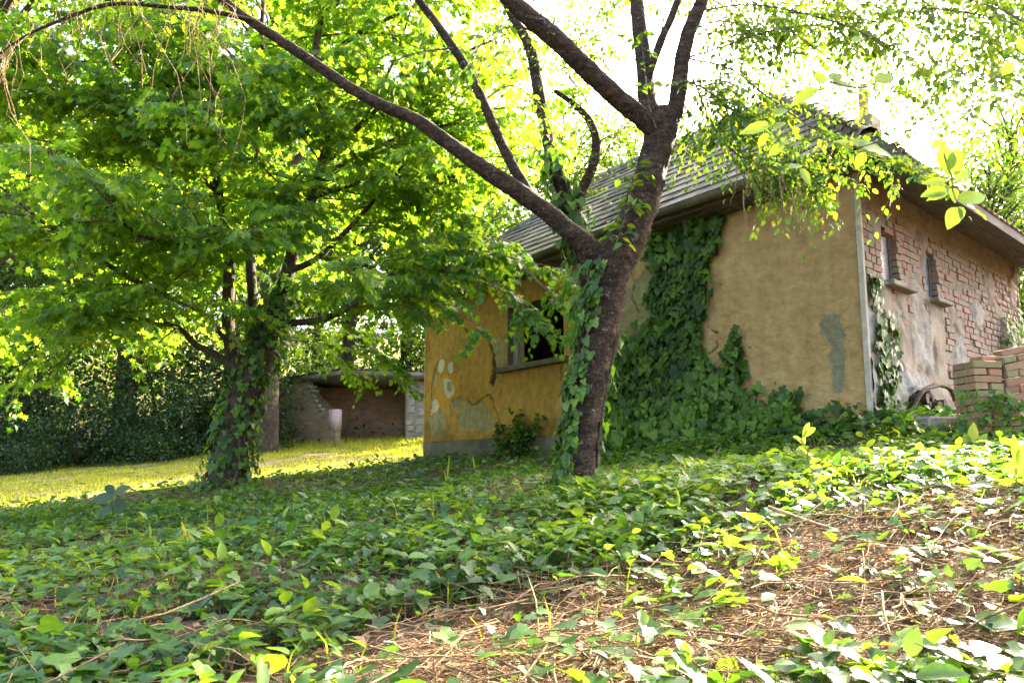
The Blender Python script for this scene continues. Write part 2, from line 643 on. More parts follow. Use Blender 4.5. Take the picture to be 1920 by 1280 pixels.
BRICKC = [(0.0, (.12, .065, .045)), (0.25, (.22, .10, .062)), (0.5, (.30, .12, .066)), (0.75, (.24, .15, .105)), (1.0, (.21, .165, .12))]
M['wall_brick'] = piece_mat('wall_brick', BRICKC, False, (.23, .19, .145), 1.0)
M['wall_brick_far'] = piece_mat('wall_brick_far', BRICKC, True, (.23, .19, .145), 1.0)
M['pile_brick'] = piece_mat('pile_brick', [(0.0, (.24, .12, .075)), (0.3, (.36, .16, .09)), (0.55, (.38, .20, .12)), (0.8, (.30, .22, .10)), (1.0, (.24, .20, .09))], False, (.20, .18, .09), 0.8)
TILEC = [(0.0, (.10, .078, .055)), (0.35, (.165, .13, .094)), (0.7, (.22, .178, .13)), (1.0, (.28, .225, .165))]
M['tile'] = piece_mat('roof_tile', TILEC, False, (.07, .07, .04), 0.6, 30)
M['tile_far'] = piece_mat('roof_tile_far', TILEC, True, (.07, .07, .04), 0.6, 30)
M['log'] = piece_mat('log_bark', [(0, (.035, .028, .022)), (1, (.085, .065, .05))], False, (.02, .018, .015), 0.5)
M['log_end'] = piece_mat('log_end', [(0, (.05, .042, .034)), (1, (.13, .11, .085))], False, (.03, .026, .02), 0.7)
M['stone'] = piece_mat('rubble_stone', [(0, (.20, .16, .12)), (1, (.36, .31, .25))], False, (.12, .11, .08), 0.6)

# ------------------------------------------------------------------ ground
GP = []
for (u, v, y) in [(960, 1280, 1.75), (0, 1280, 1.9), (1920, 1280, 1.65), (480, 1280, 1.85), (1440, 1280, 1.7),
                  (960, 1100, 2.9), (1450, 1100, 2.5), (1900, 1060, 2.3), (480, 1100, 3.2), (0, 1100, 3.5),
                  (960, 1000, 4.0), (1500, 950, 3.3), (1250, 965, 3.6), (1900, 915, 3.1), (500, 1000, 5.0), (200, 1000, 6.2),
                  (1090, 920, 5.2), (1300, 884, 6.0), (1550, 872, 5.9), (1800, 862, 5.6), (1500, 842, 6.8), (1700, 822, 6.6), (1850, 822, 6.5),
                  (1632, 802, 7.2), (1250, 836, 9.3), (1060, 852, 10.9), (795, 858, 14.0), (430, 915, 9.5), (700, 945, 6.6), (900, 898, 8.5),
                  (600, 895, 11.0), (0, 962, 8.6), (0, 884, 19.0), (380, 852, 20.0), (600, 828, 23.0), (760, 830, 21.0), (200, 900, 14.0)]:
    GP.append(P(u, v, y))
GP += [np.array(q) for q in [(0, 0, -.66), (-2, 0, -.72), (2, 0, -.58), (0, -8, -1.2), (-12, 0, -1.3), (12, 0, .2), (-30, 20, -.2), (30, 20, 1.2),
                             (-24, 34, 2.6), (-8, 36, 3.0), (-24, 48, 8.0), (0, 48, 7.0), (20, 45, 4.5), (7.5, 10.2, .45), (9, 14, .7), (3, 17, .7), (0, -60, -3), (-70, 0, -2), (70, 0, 2), (0, 90, 16), (-60, 70, 14), (60, 70, 9), (-50, -50, -3), (50, -50, -1)]]
GP = np.array(GP)
_d = np.hypot(GP[:, None, 0] - GP[None, :, 0], GP[:, None, 1] - GP[None, :, 1])


def _k(d):
    return np.where(d > 1e-6, d * d * np.log(d + 1e-9), 0.0)


_n = len(GP)
_A = np.zeros((_n + 3, _n + 3))
_A[:_n, :_n] = _k(_d) + np.eye(_n) * 0.02
_A[:_n, _n:] = np.column_stack([np.ones(_n), GP[:, :2]])
_A[_n:, :_n] = _A[:_n, _n:].T
_W = np.linalg.solve(_A, np.concatenate([GP[:, 2], [0, 0, 0]]))


def G(x, y):
    x = np.asarray(x, float)
    y = np.asarray(y, float)
    sh = x.shape
    xf, yf = x.ravel(), y.ravel()
    out = np.empty(len(xf))
    for i in range(0, len(xf), 20000):
        a, b = xf[i:i + 20000], yf[i:i + 20000]
        d = np.hypot(a[:, None] - GP[None, :, 0], b[:, None] - GP[None, :, 1])
        z = _k(d) @ _W[:_n] + _W[_n] + _W[_n + 1] * a + _W[_n + 2] * b
        q = np.column_stack([a, b, np.zeros_like(a)])
        z += (noise(q, 0.9, 3, 2) - 0.5) * 0.10 + (noise(q, 4.0, 4, 2) - 0.5) * 0.035
        out[i:i + 20000] = z
    return out.reshape(sh)


def g1(x, y):
    return float(G(np.array([x]), np.array([y]))[0])


LX, LY = -1.78, 14.1


def meadow_mask(x, y):
    """1 in the sunny mown strip left of the house, 0 in the ivy"""
    d = (LX + (y - LY) * 0.94) - x
    q = np.column_stack([np.ravel(x), np.ravel(y), np.zeros(np.size(x))])
    w = (noise(q, 0.7, 21, 2) - 0.5) * 1.6
    return np.clip((np.ravel(d) + 0.55 + w) / 0.9, 0, 1).reshape(np.shape(x)) * np.clip((np.asarray(y) - 6.5) / 1.5, 0, 1)


def straw_mask(x, y):
    q = np.column_stack([np.ravel(x), np.ravel(y), np.zeros(np.size(x))])
    w = noise(q, 1.1, 31, 3).reshape(np.shape(x))
    u, v, d = proj(np.stack([x, y, np.zeros_like(x) - 0.2], -1))
    near = np.exp(-(((x - 1.15) / 1.3) ** 2 + ((y - 2.45) / 0.62) ** 2)) + np.exp(-(((x - 1.0) / 1.3) ** 2 + ((y - 6.1) / 0.35) ** 2)) * 1.1 + np.exp(-(((x - 0.05) / 0.35) ** 2 + ((y - 1.9) / 0.5) ** 2)) * 0.9 + np.exp(-(((x - 2.3) / .6) ** 2 + ((y - 2.8) / .35) ** 2)) * .8
    return np.clip((near * 1.55 + (w - 0.5) * 1.5 - 0.26) / 0.5, 0, 1)


def gspace(lo, hi, n, c, k):
    t = np.linspace(-1, 1, n)
    s = np.sinh(t * k) / math.sinh(k)
    return np.where(s < 0, c + s * (c - lo), c + s * (hi - c))


def wob_g(x, y):
    q = np.column_stack([x, y, 0 * x])
    return x + (noise(q, 1.2, 35, 2) - .5) * .9, y + (noise(q, 1.2, 36, 2) - .5) * .9


gx = gspace(-220, 220, 300, 0.3, 5.6)
gy = gspace(-120, 320, 300, 4.0, 5.2)
XX, YY = np.meshgrid(gx, gy)
ZZ = G(XX, YY)
ZZ = np.where(np.hypot(XX, YY) > 70, np.minimum(ZZ, 20 + 0 * ZZ), ZZ)
iv = np.arange(300 * 300).reshape(300, 300)
GF = np.stack([iv[:-1, :-1], iv[:-1, 1:], iv[1:, 1:], iv[1:, :-1]], -1).reshape(-1, 4)
mm = meadow_mask(XX.ravel(), YY.ravel())
sm = straw_mask(XX.ravel(), YY.ravel())
pth = [tuple(P(*q)[:2]) for q in [(-120, 975, 7.9), (0, 955, 8.9), (150, 928, 10.4), (300, 904, 12.4), (430, 888, 14.5), (620, 850, 18)]]
pd_, _ = segdist(*wob_g(XX.ravel(), YY.ravel()), pth)
pt_ = np.clip((.42 - pd_) / .2, 0, 1)
me = mesh_np('ground', np.column_stack([XX.ravel(), YY.ravel(), ZZ.ravel()]), GF, {'meadow': ('POINT', mm), 'path': ('POINT', pt_), 'straw': ('POINT', sm)}, True)
m, nt, out = nmat('ground_soil')
co = objco(nt)
na, nb, nc = tex_noise(nt, 14, 6, 0.7, co), tex_noise(nt, 1.3, 4, 0.6, co), tex_noise(nt, 60, 5, 0.7, co)
soil = ramp(nt, na, [(.3, (.035, .024, .015)), (.55, (.075, .052, .032)), (.75, (.15, .11, .07))])
strw = ramp(nt, na, [(.3, (.04, .023, .011)), (.5, (.11, .065, .032)), (.72, (.25, .155, .08))])
turf = ramp(nt, na, [(.3, (.07, .075, .015)), (.55, (.14, .14, .03)), (.75, (.22, .19, .06))])
path = ramp(nt, na, [(.3, (.20, .145, .075)), (.7, (.34, .26, .15))])
turf = mixc(nt, ramp(nt, nb, [(.50, (0, 0, 0)), (.62, (.9, .9, .9))]), turf, path)
c = mixc(nt, attr(nt, 'straw'), soil, strw)
c = mixc(nt, attr(nt, 'meadow'), c, turf)
c = mixc(nt, attr(nt, 'path'), c, path)
finish(nt, out, c, 0.95, nc, 0.02, 0.1)
M['soil'] = m
ground = put('ground', me, m)
ground['kind'] = 'structure'

# ------------------------------------------------------------------ house
house = thing('cottage', 'derelict ochre plastered cottage with mossy tiled roof and bare brick side wall', 'house', tuple(HR), HTH)
WL, WB = 8.77, 5.62          # lengths of the plastered front (local Y) and of the brick side (local X)
ZB, ZT = 0.50, 3.22
OPEN = (4.64, 6.06, 1.72, 2.78)        # front window opening Y0,Y1,Z0,Z1
BW = [(0.54, 0.93, 2.09, 2.72), (1.80, 2.12, 2.09, 2.69)]
NICHE = (0.80, 1.95, 0.30, 0.90)


def skin(name, s0, s1, z0, z1, step, mapf, hole, disp, attrs, mat, parent):
    ns, nz = int((s1 - s0) / step) + 1, int((z1 - z0) / step) + 1
    S, Z = np.meshgrid(np.linspace(s0, s1, ns), np.linspace(z0, z1, nz))
    s, z = S.ravel(), Z.ravel()
    V = mapf(s, z, disp(s, z))
    I = np.arange(ns * nz).reshape(nz, ns)
    F = np.stack([I[:-1, :-1], I[:-1, 1:], I[1:, 1:], I[1:, :-1]], -1).reshape(-1, 4)
    fc = (s[F].mean(1), z[F].mean(1))
    F = F[~hole(*fc)]
    me = mesh_np(name, V, F, {k: ('POINT', f(s, z)) for k, f in attrs.items()}, True)
    return put(name, me, mat, parent)


def wall_boxes(name, mapb, s0, s1, z0, z1, holes, t0, t1, mat, parent):
    ss = sorted({s0, s1, *[h[0] for h in holes], *[h[1] for h in holes]})
    a = Acc()
    for i in range(len(ss) - 1):
        hs = sorted([h for h in holes if h[0] <= ss[i] and h[1] >= ss[i + 1]], key=lambda h: h[2])
        z = z0
        for h in hs + [None]:
            top = h[2] if h else z1
            if top > z + 1e-4:
                a.add(mapb(ss[i], ss[i + 1], z, top, t0, t1), BOXF)
            if h:
                z = h[3]
    return a.build(name, mat, parent)


def px6(pts, u0=780, v0=540, k=5.3333):
    return [HA(u0 + x / k, v0 + y / k) for x, y in pts]


def px7(pts):
    return px6(pts, 780, 720)


bare_polys = [px7([(350, 170), (420, 140), (520, 150), (560, 210), (610, 190), (660, 150), (700, 220), (760, 330), (800, 420), (760, 480), (640, 470), (540, 460), (430, 440), (400, 380), (430, 290), (360, 240)]),
              px7([(160, 150), (200, 140), (240, 230), (300, 330), (300, 430), (270, 540), (190, 530), (120, 470), (100, 400), (150, 300), (150, 220)]),
              px6([(720, 480), (800, 490), (890, 540), (900, 640), (900, 760), (820, 800), (780, 740), (780, 660), (745, 570)]),
              px6([(170, 880), (215, 850), (225, 950), (180, 1000)]),
              [HA(*q) for q in [(1140, 700), (1135, 640), (1165, 560), (1200, 512), (1232, 470), (1240, 600), (1235, 690), (1180, 720)]]]
cream_polys = [px6([(240, 720), (265, 700), (285, 730), (270, 820), (245, 855), (215, 820), (225, 770)]),
               px6([(330, 760), (355, 730), (372, 760), (365, 830), (340, 855), (318, 800)]),
               px6([(275, 900), (330, 910), (380, 970), (385, 1050), (350, 1095), (310, 1100), (285, 1030), (275, 950)]),
               px6([(150, 1130), (190, 1090), (240, 1170), (200, 1230), (150, 1270)]),
               px7([(340, 150), (358, 180), (372, 235), (350, 200)])]
grey_polys = [px6([(305, 945), (350, 950), (362, 1000), (340, 1050), (308, 1020)]),
              [HA(*q) for q in [(1534, 604), (1545, 588), (1577, 587), (1582, 620), (1586, 720), (1578, 738), (1560, 738), (1556, 660), (1551, 628), (1536, 622)]]]
orange_poly = px6([(270, 860), (340, 870), (400, 850), (450, 840), (440, 920), (440, 1060), (390, 1090), (330, 1130), (330, 1270), (270, 1250), (220, 1120), (215, 1000)])
main_crack = px6([(345, 225), (355, 290), (430, 340), (500, 420), (540, 435), (600, 420), (660, 460), (710, 480), (740, 570), (775, 680), (775, 740), (785, 830), (765, 945)])
fine_cracks = [px6([(90, 440), (100, 560), (95, 700), (90, 800)]), px6([(220, 740), (170, 870), (160, 980), (155, 1060), (150, 1200)]),
               px7([(660, 150), (720, 100), (770, 150), (780, 230), (815, 300), (835, 360), (800, 420)]), px7([(855, 30), (835, 120)]),
               px6([(1475, 770), (1435, 810), (1445, 860), (1440, 930)]), px7([(520, 150), (560, 210), (610, 190), (660, 150)]),
               [HA(*q) for q in [(1327, 613), (1345, 625), (1345, 650), (1332, 664)]],
               [HA(*q) for q in [(1180, 505), (1190, 530), (1182, 560), (1196, 585)]]]


def wob(s, z, k=0.02, sc=9.0, seed=5):
    q = np.column_stack([s, z, 0 * s])
    return s + (noise(q, sc, seed, 2) - .5) * k * 2, z + (noise(q, sc, seed + 9, 2) - .5) * k * 2


def many(polys):
    def f(s, z):
        a, b = wob(s, z, 0.03)
        r = np.zeros(s.shape)
        for p in polys:
            r = np.maximum(r, inpoly(a, b, p).astype(float))
        return r
    return f


f_bare, f_cream, f_grey, f_orange = many(bare_polys), many(cream_polys), many(grey_polys), many([orange_poly])


def f_crack(s, z):
    a, b = wob(s, z, 0.025, 14.0, 15)
    d, t = segdist(a, b, main_crack)
    w = np.interp(t, [0, .1, .3, .5, .62, .75, .88, .96, 1], [.035, .03, .03, .03, .03, .025, .06, .085, .07])
    r = np.clip((w - d) / 0.012, 0, 1)
    for c in fine_cracks:
        d, t = segdist(a, b, c)
        r = np.maximum(r, np.clip((0.011 - d) / 0.008, 0, 1) * 0.8)
    return r


def dispA(s, z):
    q = np.column_stack([s, z, 0 * s])
    right = np.clip((4.4 - s) / 0.6, 0, 1)
    d = (noise(q, 1.2, 40, 2) - .5) * 0.03
    d += (noise(q * [1, 1.6, 1], 16, 41, 3) - .5) * (0.007 + 0.012 * right)
    d += (noise(q * [1, 2.0, 1], 45, 43, 2) - .5) * 0.014 * right
    d -= 0.012 * f_bare(s, z) + 0.02 * f_grey(s, z) * (s > 5) + 0.055 * f_crack(s, z)
    d -= 0.004 * f_cream(s, z)
    return d


m, nt, out = nmat('ochre_plaster')
co = objco(nt)
n1, n2, n3 = tex_noise(nt, 1.1, 5, 0.6, co), tex_noise(nt, 7.0, 6, 0.65, co), tex_noise(nt, 70, 4, 0.7, co)
och = ramp(nt, n2, [(.28, (.27, .155, .035)), (.5, (.42, .24, .045)), (.75, (.52, .31, .065))])
tan = ramp(nt, n2, [(.3, (.45, .28, .11)), (.55, (.58, .38, .16)), (.75, (.65, .45, .21))])
c = mixc(nt, attr(nt, 'tan'), och, tan)
c = mixc(nt, attr(nt, 'orange'), c, ramp(nt, n2, [(.3, (.48, .23, .03)), (.7, (.60, .33, .06))]))
c = mixc(nt, attr(nt, 'bare'), c, ramp(nt, n2, [(.3, (.23, .185, .075)), (.5, (.33, .27, .12)), (.75, (.43, .35, .17))]))
c = mixc(nt, attr(nt, 'cream'), c, ramp(nt, n2, [(.3, (.50, .45, .24)), (.7, (.66, .60, .36))]))
c = mixc(nt, attr(nt, 'grey'), c, ramp(nt, n2, [(.3, (.24, .21, .115)), (.7, (.37, .33, .20))]))
c = mixc(nt, attr(nt, 'crack'), c, (.085, .07, .05))
c = mixc(nt, attr(nt, 'damp'), c, mixc(nt, 1.0, c, (.55, .56, .40), 'MULTIPLY'))
c = mixc(nt, 0.55, c, ramp(nt, n1, [(.32, (.60, .57, .50)), (.62, (1, 1, 1))]), 'MULTIPLY')
c = mixc(nt, 0.3, c, ramp(nt, n3, [(.35, (.6, .58, .52)), (.6, (1, 1, 1))]), 'MULTIPLY')
ns_ = tex_noise(nt, 4.0, 5, .6, objco(nt, (1, 2.2, .28)))
c = mixc(nt, 0.22, c, ramp(nt, ns_, [(.35, (.62, .59, .52)), (.55, (1, 1, 1)), (.75, (1.12, 1.1, 1.08))]), 'MULTIPLY')
n5 = tex_noise(nt, 38, 8, 0.85, objco(nt, (1, 1, 1.5)), .6)
finish(nt, out, c, 0.92, mixc(nt, .6, n3, n5), 0.035, 0.15, 1.0)
M['plaster'] = m

holeA = lambda s, z: (s > OPEN[0]) & (s < OPEN[1]) & (z > OPEN[2]) & (z < OPEN[3])
fw = skin('front_wall', 0.0, WL, ZB, ZT, 0.0185, lambda s, z, d: np.column_stack([-d - 0.0, s, z]), holeA, dispA,
          {'bare': f_bare, 'cream': f_cream, 'grey': f_grey, 'orange': f_orange, 'crack': f_crack,
           'tan': lambda s, z: np.clip((4.55 - s + (noise(np.column_stack([s, z, 0 * s]), 2.0, 60, 2) - .5) * 1.2) / 0.5, 0, 1),
           'damp': lambda s, z: np.clip((0.85 - z + (noise(np.column_stack([s, z, 0 * s]), 3.0, 61, 3) - .5) * 0.8) / 0.3, 0, 1) * (s > 4.5) * .8 + np.clip((s - 8.55 + (noise(np.column_stack([s, z, 0 * s]), 3.0, 62, 3) - .5) * .5) / .15, 0, 1) * .6},
          M['plaster'], house)
fw['label'] = 'ochre plastered front wall with a long branching crack'
mapA = lambda a, b, z0, z1, t0, t1: boxV(t0, t1, a, b, z0, z1)
wall_boxes('front_masonry', mapA, 0.10, WL - 0.0, 0.1, 3.55, [OPEN], 0.075, 0.38, M['room_plaster'], house)
# window: reveals, posts, sill
win = thing('window', None, None)
win.parent = house
win['label'] = 'open window hole with pale post and no glass'
put('jamb', box_mesh('jamb', -0.004, 0.39, OPEN[1] - 0.004, OPEN[1] + 0.03, OPEN[2], OPEN[3], 0.004), M['board'], win)
put('jamb', box_mesh('jamb', -0.004, 0.39, OPEN[0] - 0.03, OPEN[0] + 0.004, OPEN[2], OPEN[3], 0.004), M['jamb_ochre'], win)
put('head', box_mesh('head', -0.004, 0.39, OPEN[0], OPEN[1], OPEN[3] - 0.004, OPEN[3] + 0.05, 0.004), M['board'], win)
put('post', box_mesh('post', 0.10, 0.18, OPEN[1] - 0.13, OPEN[1] - 0.006, OPEN[2], OPEN[3], 0.006), M['pale_board'], win)
put('post', box_mesh('post', 0.19, 0.23, OPEN[1] - 0.165, OPEN[1] - 0.10, OPEN[2], OPEN[3], 0.004), M['jamb_ochre'], win)
put('sill', box_mesh('sill', -0.09, 0.39, OPEN[0] - 0.12, OPEN[1] + 0.26, 1.645, 1.735, 0.012, 0.012), M['plinth'], win)
# plinth
put('plinth', box_mesh('plinth', -0.012, 0.45, -0.02, WL + 0.02, -0.45, ZB - 0.004, 0.012), M['plinth'], house)
# room
wall_boxes('end_wall', lambda a, b, z0, z1, t0, t1: boxV(a, b, t0, t1, z0, z1), 0.10, WB, 0.1, 3.55, [(2.75, 3.70, 1.55, 2.35)], WL - 0.34, WL - 0.005, M['room_plaster'], house)
put('back_wall', box_mesh('back_wall', WB - 0.3, WB, 0.3, WL - 0.34, 0.1, 3.55), M['room_plaster'], house)
put('room_floor', box_mesh('room_floor', 0.38, WB - 0.3, 0.3, WL - 0.34, 0.3, 0.52), M['plinth'], house)
put('room_ceiling', box_mesh('room_ceiling', 0.38, WB - 0.3, 0.3, WL - 0.34, 3.05, 3.13), M['room_plaster'], house)
put('inner_jamb', box_mesh('inner_jamb', 3.35, 3.47, WL - 0.345, WL - 0.25, 1.55, 2.35, 0.004), M['jamb_ochre'], house)
put('partition', box_mesh('partition', 2.1, 2.55, WL - 1.4, WL - 1.25, 0.5, 3.05), M['room_plaster'], house)
# outside of the end wall, plastered
m2 = M['jamb_ochre']
put('end_plaster', box_mesh('end_plaster', 0.0, 2.75, WL - 0.004, WL + 0.02, ZB, ZT), m2, house)

# ---- brick side wall
def inB(s, z, pad=0.0):
    r = np.zeros(np.shape(s), bool)
    for (a, b, c0, d0) in BW:
        r |= (s > a - pad) & (s < b + pad) & (z > c0 - pad) & (z < d0 + pad)
    cx, rx = (NICHE[0] + NICHE[1]) / 2, (NICHE[1] - NICHE[0]) / 2 + pad
    zt = NICHE[2] + (NICHE[3] - NICHE[2] + pad) * np.sqrt(np.clip(1 - ((s - cx) / rx) ** 2, 0, 1)) ** 0.7
    r |= (np.abs(s - cx) < rx) & (z < zt)
    return r


def white_amt(s, z):
    q = np.column_stack([np.ravel(s), np.ravel(z), 0 * np.ravel(s)])
    w = (noise(q, 2.2, 70, 3) - .5).reshape(np.shape(s))
    a = np.clip((1.20 - 0.08 * s - z + w * 0.8) / 0.25, 0, 1) * np.clip((3.6 - s) / .6, 0, 1)
    b = np.clip((0.33 - s + w * 0.3) / 0.08, 0, 1) * np.clip((1.9 - z) / .3, 0, 1)
    c = np.clip(((noise(q, 1.4, 73, 2).reshape(np.shape(s))) - .66) / .08, 0, 1) * (s > 1.2) * .7
    return np.clip(np.maximum(np.maximum(a, b), c), 0, 1)


def beam_amt(s, z):
    q = np.column_stack([np.ravel(s), np.ravel(z), 0 * np.ravel(s)])
    return np.clip((z - 2.90 + (noise(q, 3, 75, 2).reshape(np.shape(s)) - .5) * .08) / .03, 0, 1)


def patch_amt(s, z):
    q = np.column_stack([np.ravel(s), np.ravel(z), 0 * np.ravel(s)])
    n = noise(q * np.array([1, .8, 1]), 1.9, 77, 3).reshape(np.shape(s))
    return np.clip((n - 0.62 + np.clip((s - 2.2) * .06, 0, .13)) / .05, 0, 1)


def dispB(s, z):
    q = np.column_stack([s, z, 0 * s])
    w = white_amt(s, z)
    d = (noise(q, 8, 80, 3) - .5) * 0.022 + (noise(q, 35, 82, 2) - .5) * 0.010
    d += w * (0.028 + (noise(q, 5.5, 84, 3) - .5) * 0.06) + 0.034 * beam_amt(s, z) + 0.026 * patch_amt(s, z)
    return d


m, nt, out = nmat('side_wall_mortar')
co = objco(nt)
n2, n3, n4 = tex_noise(nt, 6.0, 6, 0.7, co), tex_noise(nt, 55, 4, 0.7, co), tex_noise(nt, 2.2, 4, 0.6, co)
mort = ramp(nt, n2, [(.3, (.13, .105, .075)), (.5, (.21, .175, .13)), (.75, (.29, .25, .195))])
wht = ramp(nt, n2, [(.3, (.17, .15, .12)), (.5, (.30, .275, .235)), (.72, (.44, .415, .37))])
bea = ramp(nt, n2, [(.3, (.14, .105, .065)), (.55, (.22, .17, .11)), (.75, (.28, .225, .155))])
pat = ramp(nt, n4, [(.35, (.15, .12, .09)), (.5, (.25, .20, .15)), (.62, (.30, .24, .17)), (.75, (.28, .17, .115))])
c = mixc(nt, attr(nt, 'patch'), mort, pat)
c = mixc(nt, attr(nt, 'white'), c, wht)
c = mixc(nt, attr(nt, 'beam'), c, bea)
c = mixc(nt, 0.5, c, ramp(nt, n3, [(.3, (.6, .58, .55)), (.6, (1, 1, 1))]), 'MULTIPLY')
finish(nt, out, c, 0.95, n3, 0.012, 0.1, 0.9)
side = skin('side_wall', 0.0, WB, -0.1, 3.30, 0.024, lambda s, z, d: np.column_stack([s, -d, z]), lambda s, z: inB(s, z), dispB,
            {'white': white_amt, 'beam': beam_amt, 'patch': patch_amt}, m, house)
side['label'] = 'bare brick side wall with patchy whitewash and mortar'
M['side_mortar'] = m
wall_boxes('side_masonry', lambda a, b, z0, z1, t0, t1: boxV(a, b, t0, t1, z0, z1), 0.10, WB, -0.1, 3.55,
           BW + [(NICHE[0] - .05, NICHE[1] + .05, -0.05, NICHE[3] + .03)], 0.06, 0.36, M['room_plaster'], house)
put('niche_back', box_mesh('niche_back', NICHE[0] - .1, NICHE[1] + .1, 0.36, 0.5, -0.1, 1.0), M['log'], house)  # shade deep in the niche is put into this dark bark colour
put('corner_bead', box_mesh('corner_bead', -0.030, 0.016, -0.048, 0.012, ZB - 0.02, ZT - 0.02, 0.006, 0.006), M['mortar_edge'], house)

BR = [box_mesh('brick', -0.5, 0.5, -0.5, 0.5, -0.5, 0.5, 0.045, 0.07) for _ in range(5)]
for b_ in BR:
    b_.materials.append(M['wall_brick'])
spec = []
zc, row = 0.62, 0
while zc < 2.90:
    hgt = 0.068 + 0.010 * random.random()
    s = -0.02 - random.random() * 0.25
    mode = random.random()
    soldier = random.random() < 0.10 and 0.9 < zc < 2.0
    if soldier:
        hgt = 0.17
    while s < WB:
        L = random.choice([0.27, 0.27, 0.26, 0.13]) if mode < .75 else 0.13
        if soldier:
            L = 0.075
        L *= random.uniform(.9, 1.08)
        s0, s1 = max(s, 0.045), min(s + L, WB - 0.02)
        for (a, b, c0, d0) in BW:      # cut at the openings
            if c0 - 0.02 < zc + hgt / 2 and zc - hgt / 2 < d0 + .02:
                if s0 < a < s1:
                    s1 = a
                elif s0 < b < s1:
                    s0 = b
        if s1 - s0 > 0.045:
            spec.append(((s0 + s1) / 2, zc + hgt / 2, s1 - s0, hgt))
        s += L + 0.014
    zc += hgt + 0.013
    row += 1
S = np.array(spec)
ok = ~inB(S[:, 0], S[:, 1], 0.0)
cov = white_amt(S[:, 0], S[:, 1]) + patch_amt(S[:, 0], S[:, 1]) * (RNG.random(len(S)) < .9)
ok &= cov < RNG.random(len(S)) * 0.9 + 0.12
ok &= RNG.random(len(S)) < 0.88
S = S[ok]
S = S[np.argsort(S[:, 0])]
far = Acc()
barr = [mesh_arrays(b_) for b_ in BR]
for i, (s, z, L, h) in enumerate(S):
    k = random.randrange(5)
    prot = random.uniform(0.006, 0.022)
    loc = (s, 0.05 - prot, z)
    scl = (L - .002, 0.10, h)
    rot = (random.uniform(-.05, .05), random.uniform(-.045, .045), random.uniform(-.03, .03))
    if i < 300:
        o = put('brick', BR[k], None, side)
        o.location, o.scale, o.rotation_euler = loc, scl, rot
    else:
        V, T = barr[k]
        far.add(V * np.array(scl) + np.array(loc), T, random.random())
if far.n:
    fb = far.build('far_bricks', M['wall_brick_far'], side)
    fb['kind'] = 'stuff'
# far reveal bricks of the two small windows, panes, sills
m, nt, out = nmat('dusty_pane_blue')
b = finish(nt, out, ramp(nt, tex_noise(nt, 5, 4, .6, objco(nt)), [(.3, (.08, .12, .15)), (.7, (.17, .23, .27))]), 0.28, None, spec=0.6)
M['pane'] = m
m, nt, out = nmat('patterned_pane')
vo = nd(nt, 'ShaderNodeTexVoronoi', Scale=38.0)
nt.links.new(objco(nt), vo.inputs['Vector'])
finish(nt, out, ramp(nt, vo.outputs['Distance'], [(.22, (.46, .43, .40)), (.40, (.16, .14, .13))]), 0.4, None, spec=0.5)
M['pane_mesh'] = m
for k, (a, b, c0, d0) in enumerate(BW):
    w = thing('window', None, None)
    w.parent = house
    w['label'] = ['narrow window with speckled grey pane', 'narrow window with blue grey pane'][k]
    put('frame', box_mesh('frame', a + .002, a + .03, 0.045, 0.10, c0, d0), M['board'], w)
    put('frame', box_mesh('frame', b - .05, b - .002, 0.045, 0.10, c0, d0), M['board'], w)
    put('frame', box_mesh('frame', a + .03, b - .05, 0.045, 0.10, d0 - .045, d0), M['board'], w)
    put('pane', box_mesh('pane', a + .03, b - .05, 0.06, 0.075, c0, d0 - .045), M['pane_mesh' if k == 0 else 'pane'], w)
    sl = put('sill', box_mesh('sill', (a, a + .04)[k], (a + .66, a + .50)[k], -0.13, 0.16, c0 - .062, c0 - .004, 0.01, 0.02), M['concrete'], w)
    z = c0
    while z < d0 - .04:
        o = put('brick', BR[random.randrange(5)], None, w)
        o.location, o.scale = (b + .055, 0.045 + random.uniform(-.025, .01), z + .036), (.13, .13, .068)
        o.rotation_euler = (0, 0, random.uniform(-.12, .12))
        z += .078

# ---- roof
TA, TB = math.tan(rad(40)), math.tan(rad(45))
XE, ZE, YE, ZEB = -0.40, 3.40, -0.60, 3.14
XR = 2.85
ZR = ZE + (XR - XE) * TA
YH = YE + (ZR - ZEB) / TB
YLE = WL + 0.45
roof = thing('roof', None, None)
roof.parent = house


def za(x):
    return ZE + (x - XE) * TA


yc = YE + (ZE - ZEB) / TB        # where the side slope meets the front eave height
YL2 = YLE - (ZR - ZE) / TB
V = np.array([[XE, yc, ZE], [XE, YLE, ZE], [XR, YL2, ZR], [XR, YH, ZR],
              [XE, YE, ZEB], [WB + .45, YE, ZEB], [WB + .45, YLE, ZE], [WB + .45, yc, ZE]])
V[:, 2] -= 0.035
RF = [np.array([[0, 3, 2, 1], [4, 5, 3, 0], [1, 2, 6, 6]])[:2], np.array([[1, 2, 6], [5, 7, 3]]), np.array([[3, 7, 6, 2]])]
put('roof_deck', mesh_np('roof_deck', V, RF), M['board'], roof)
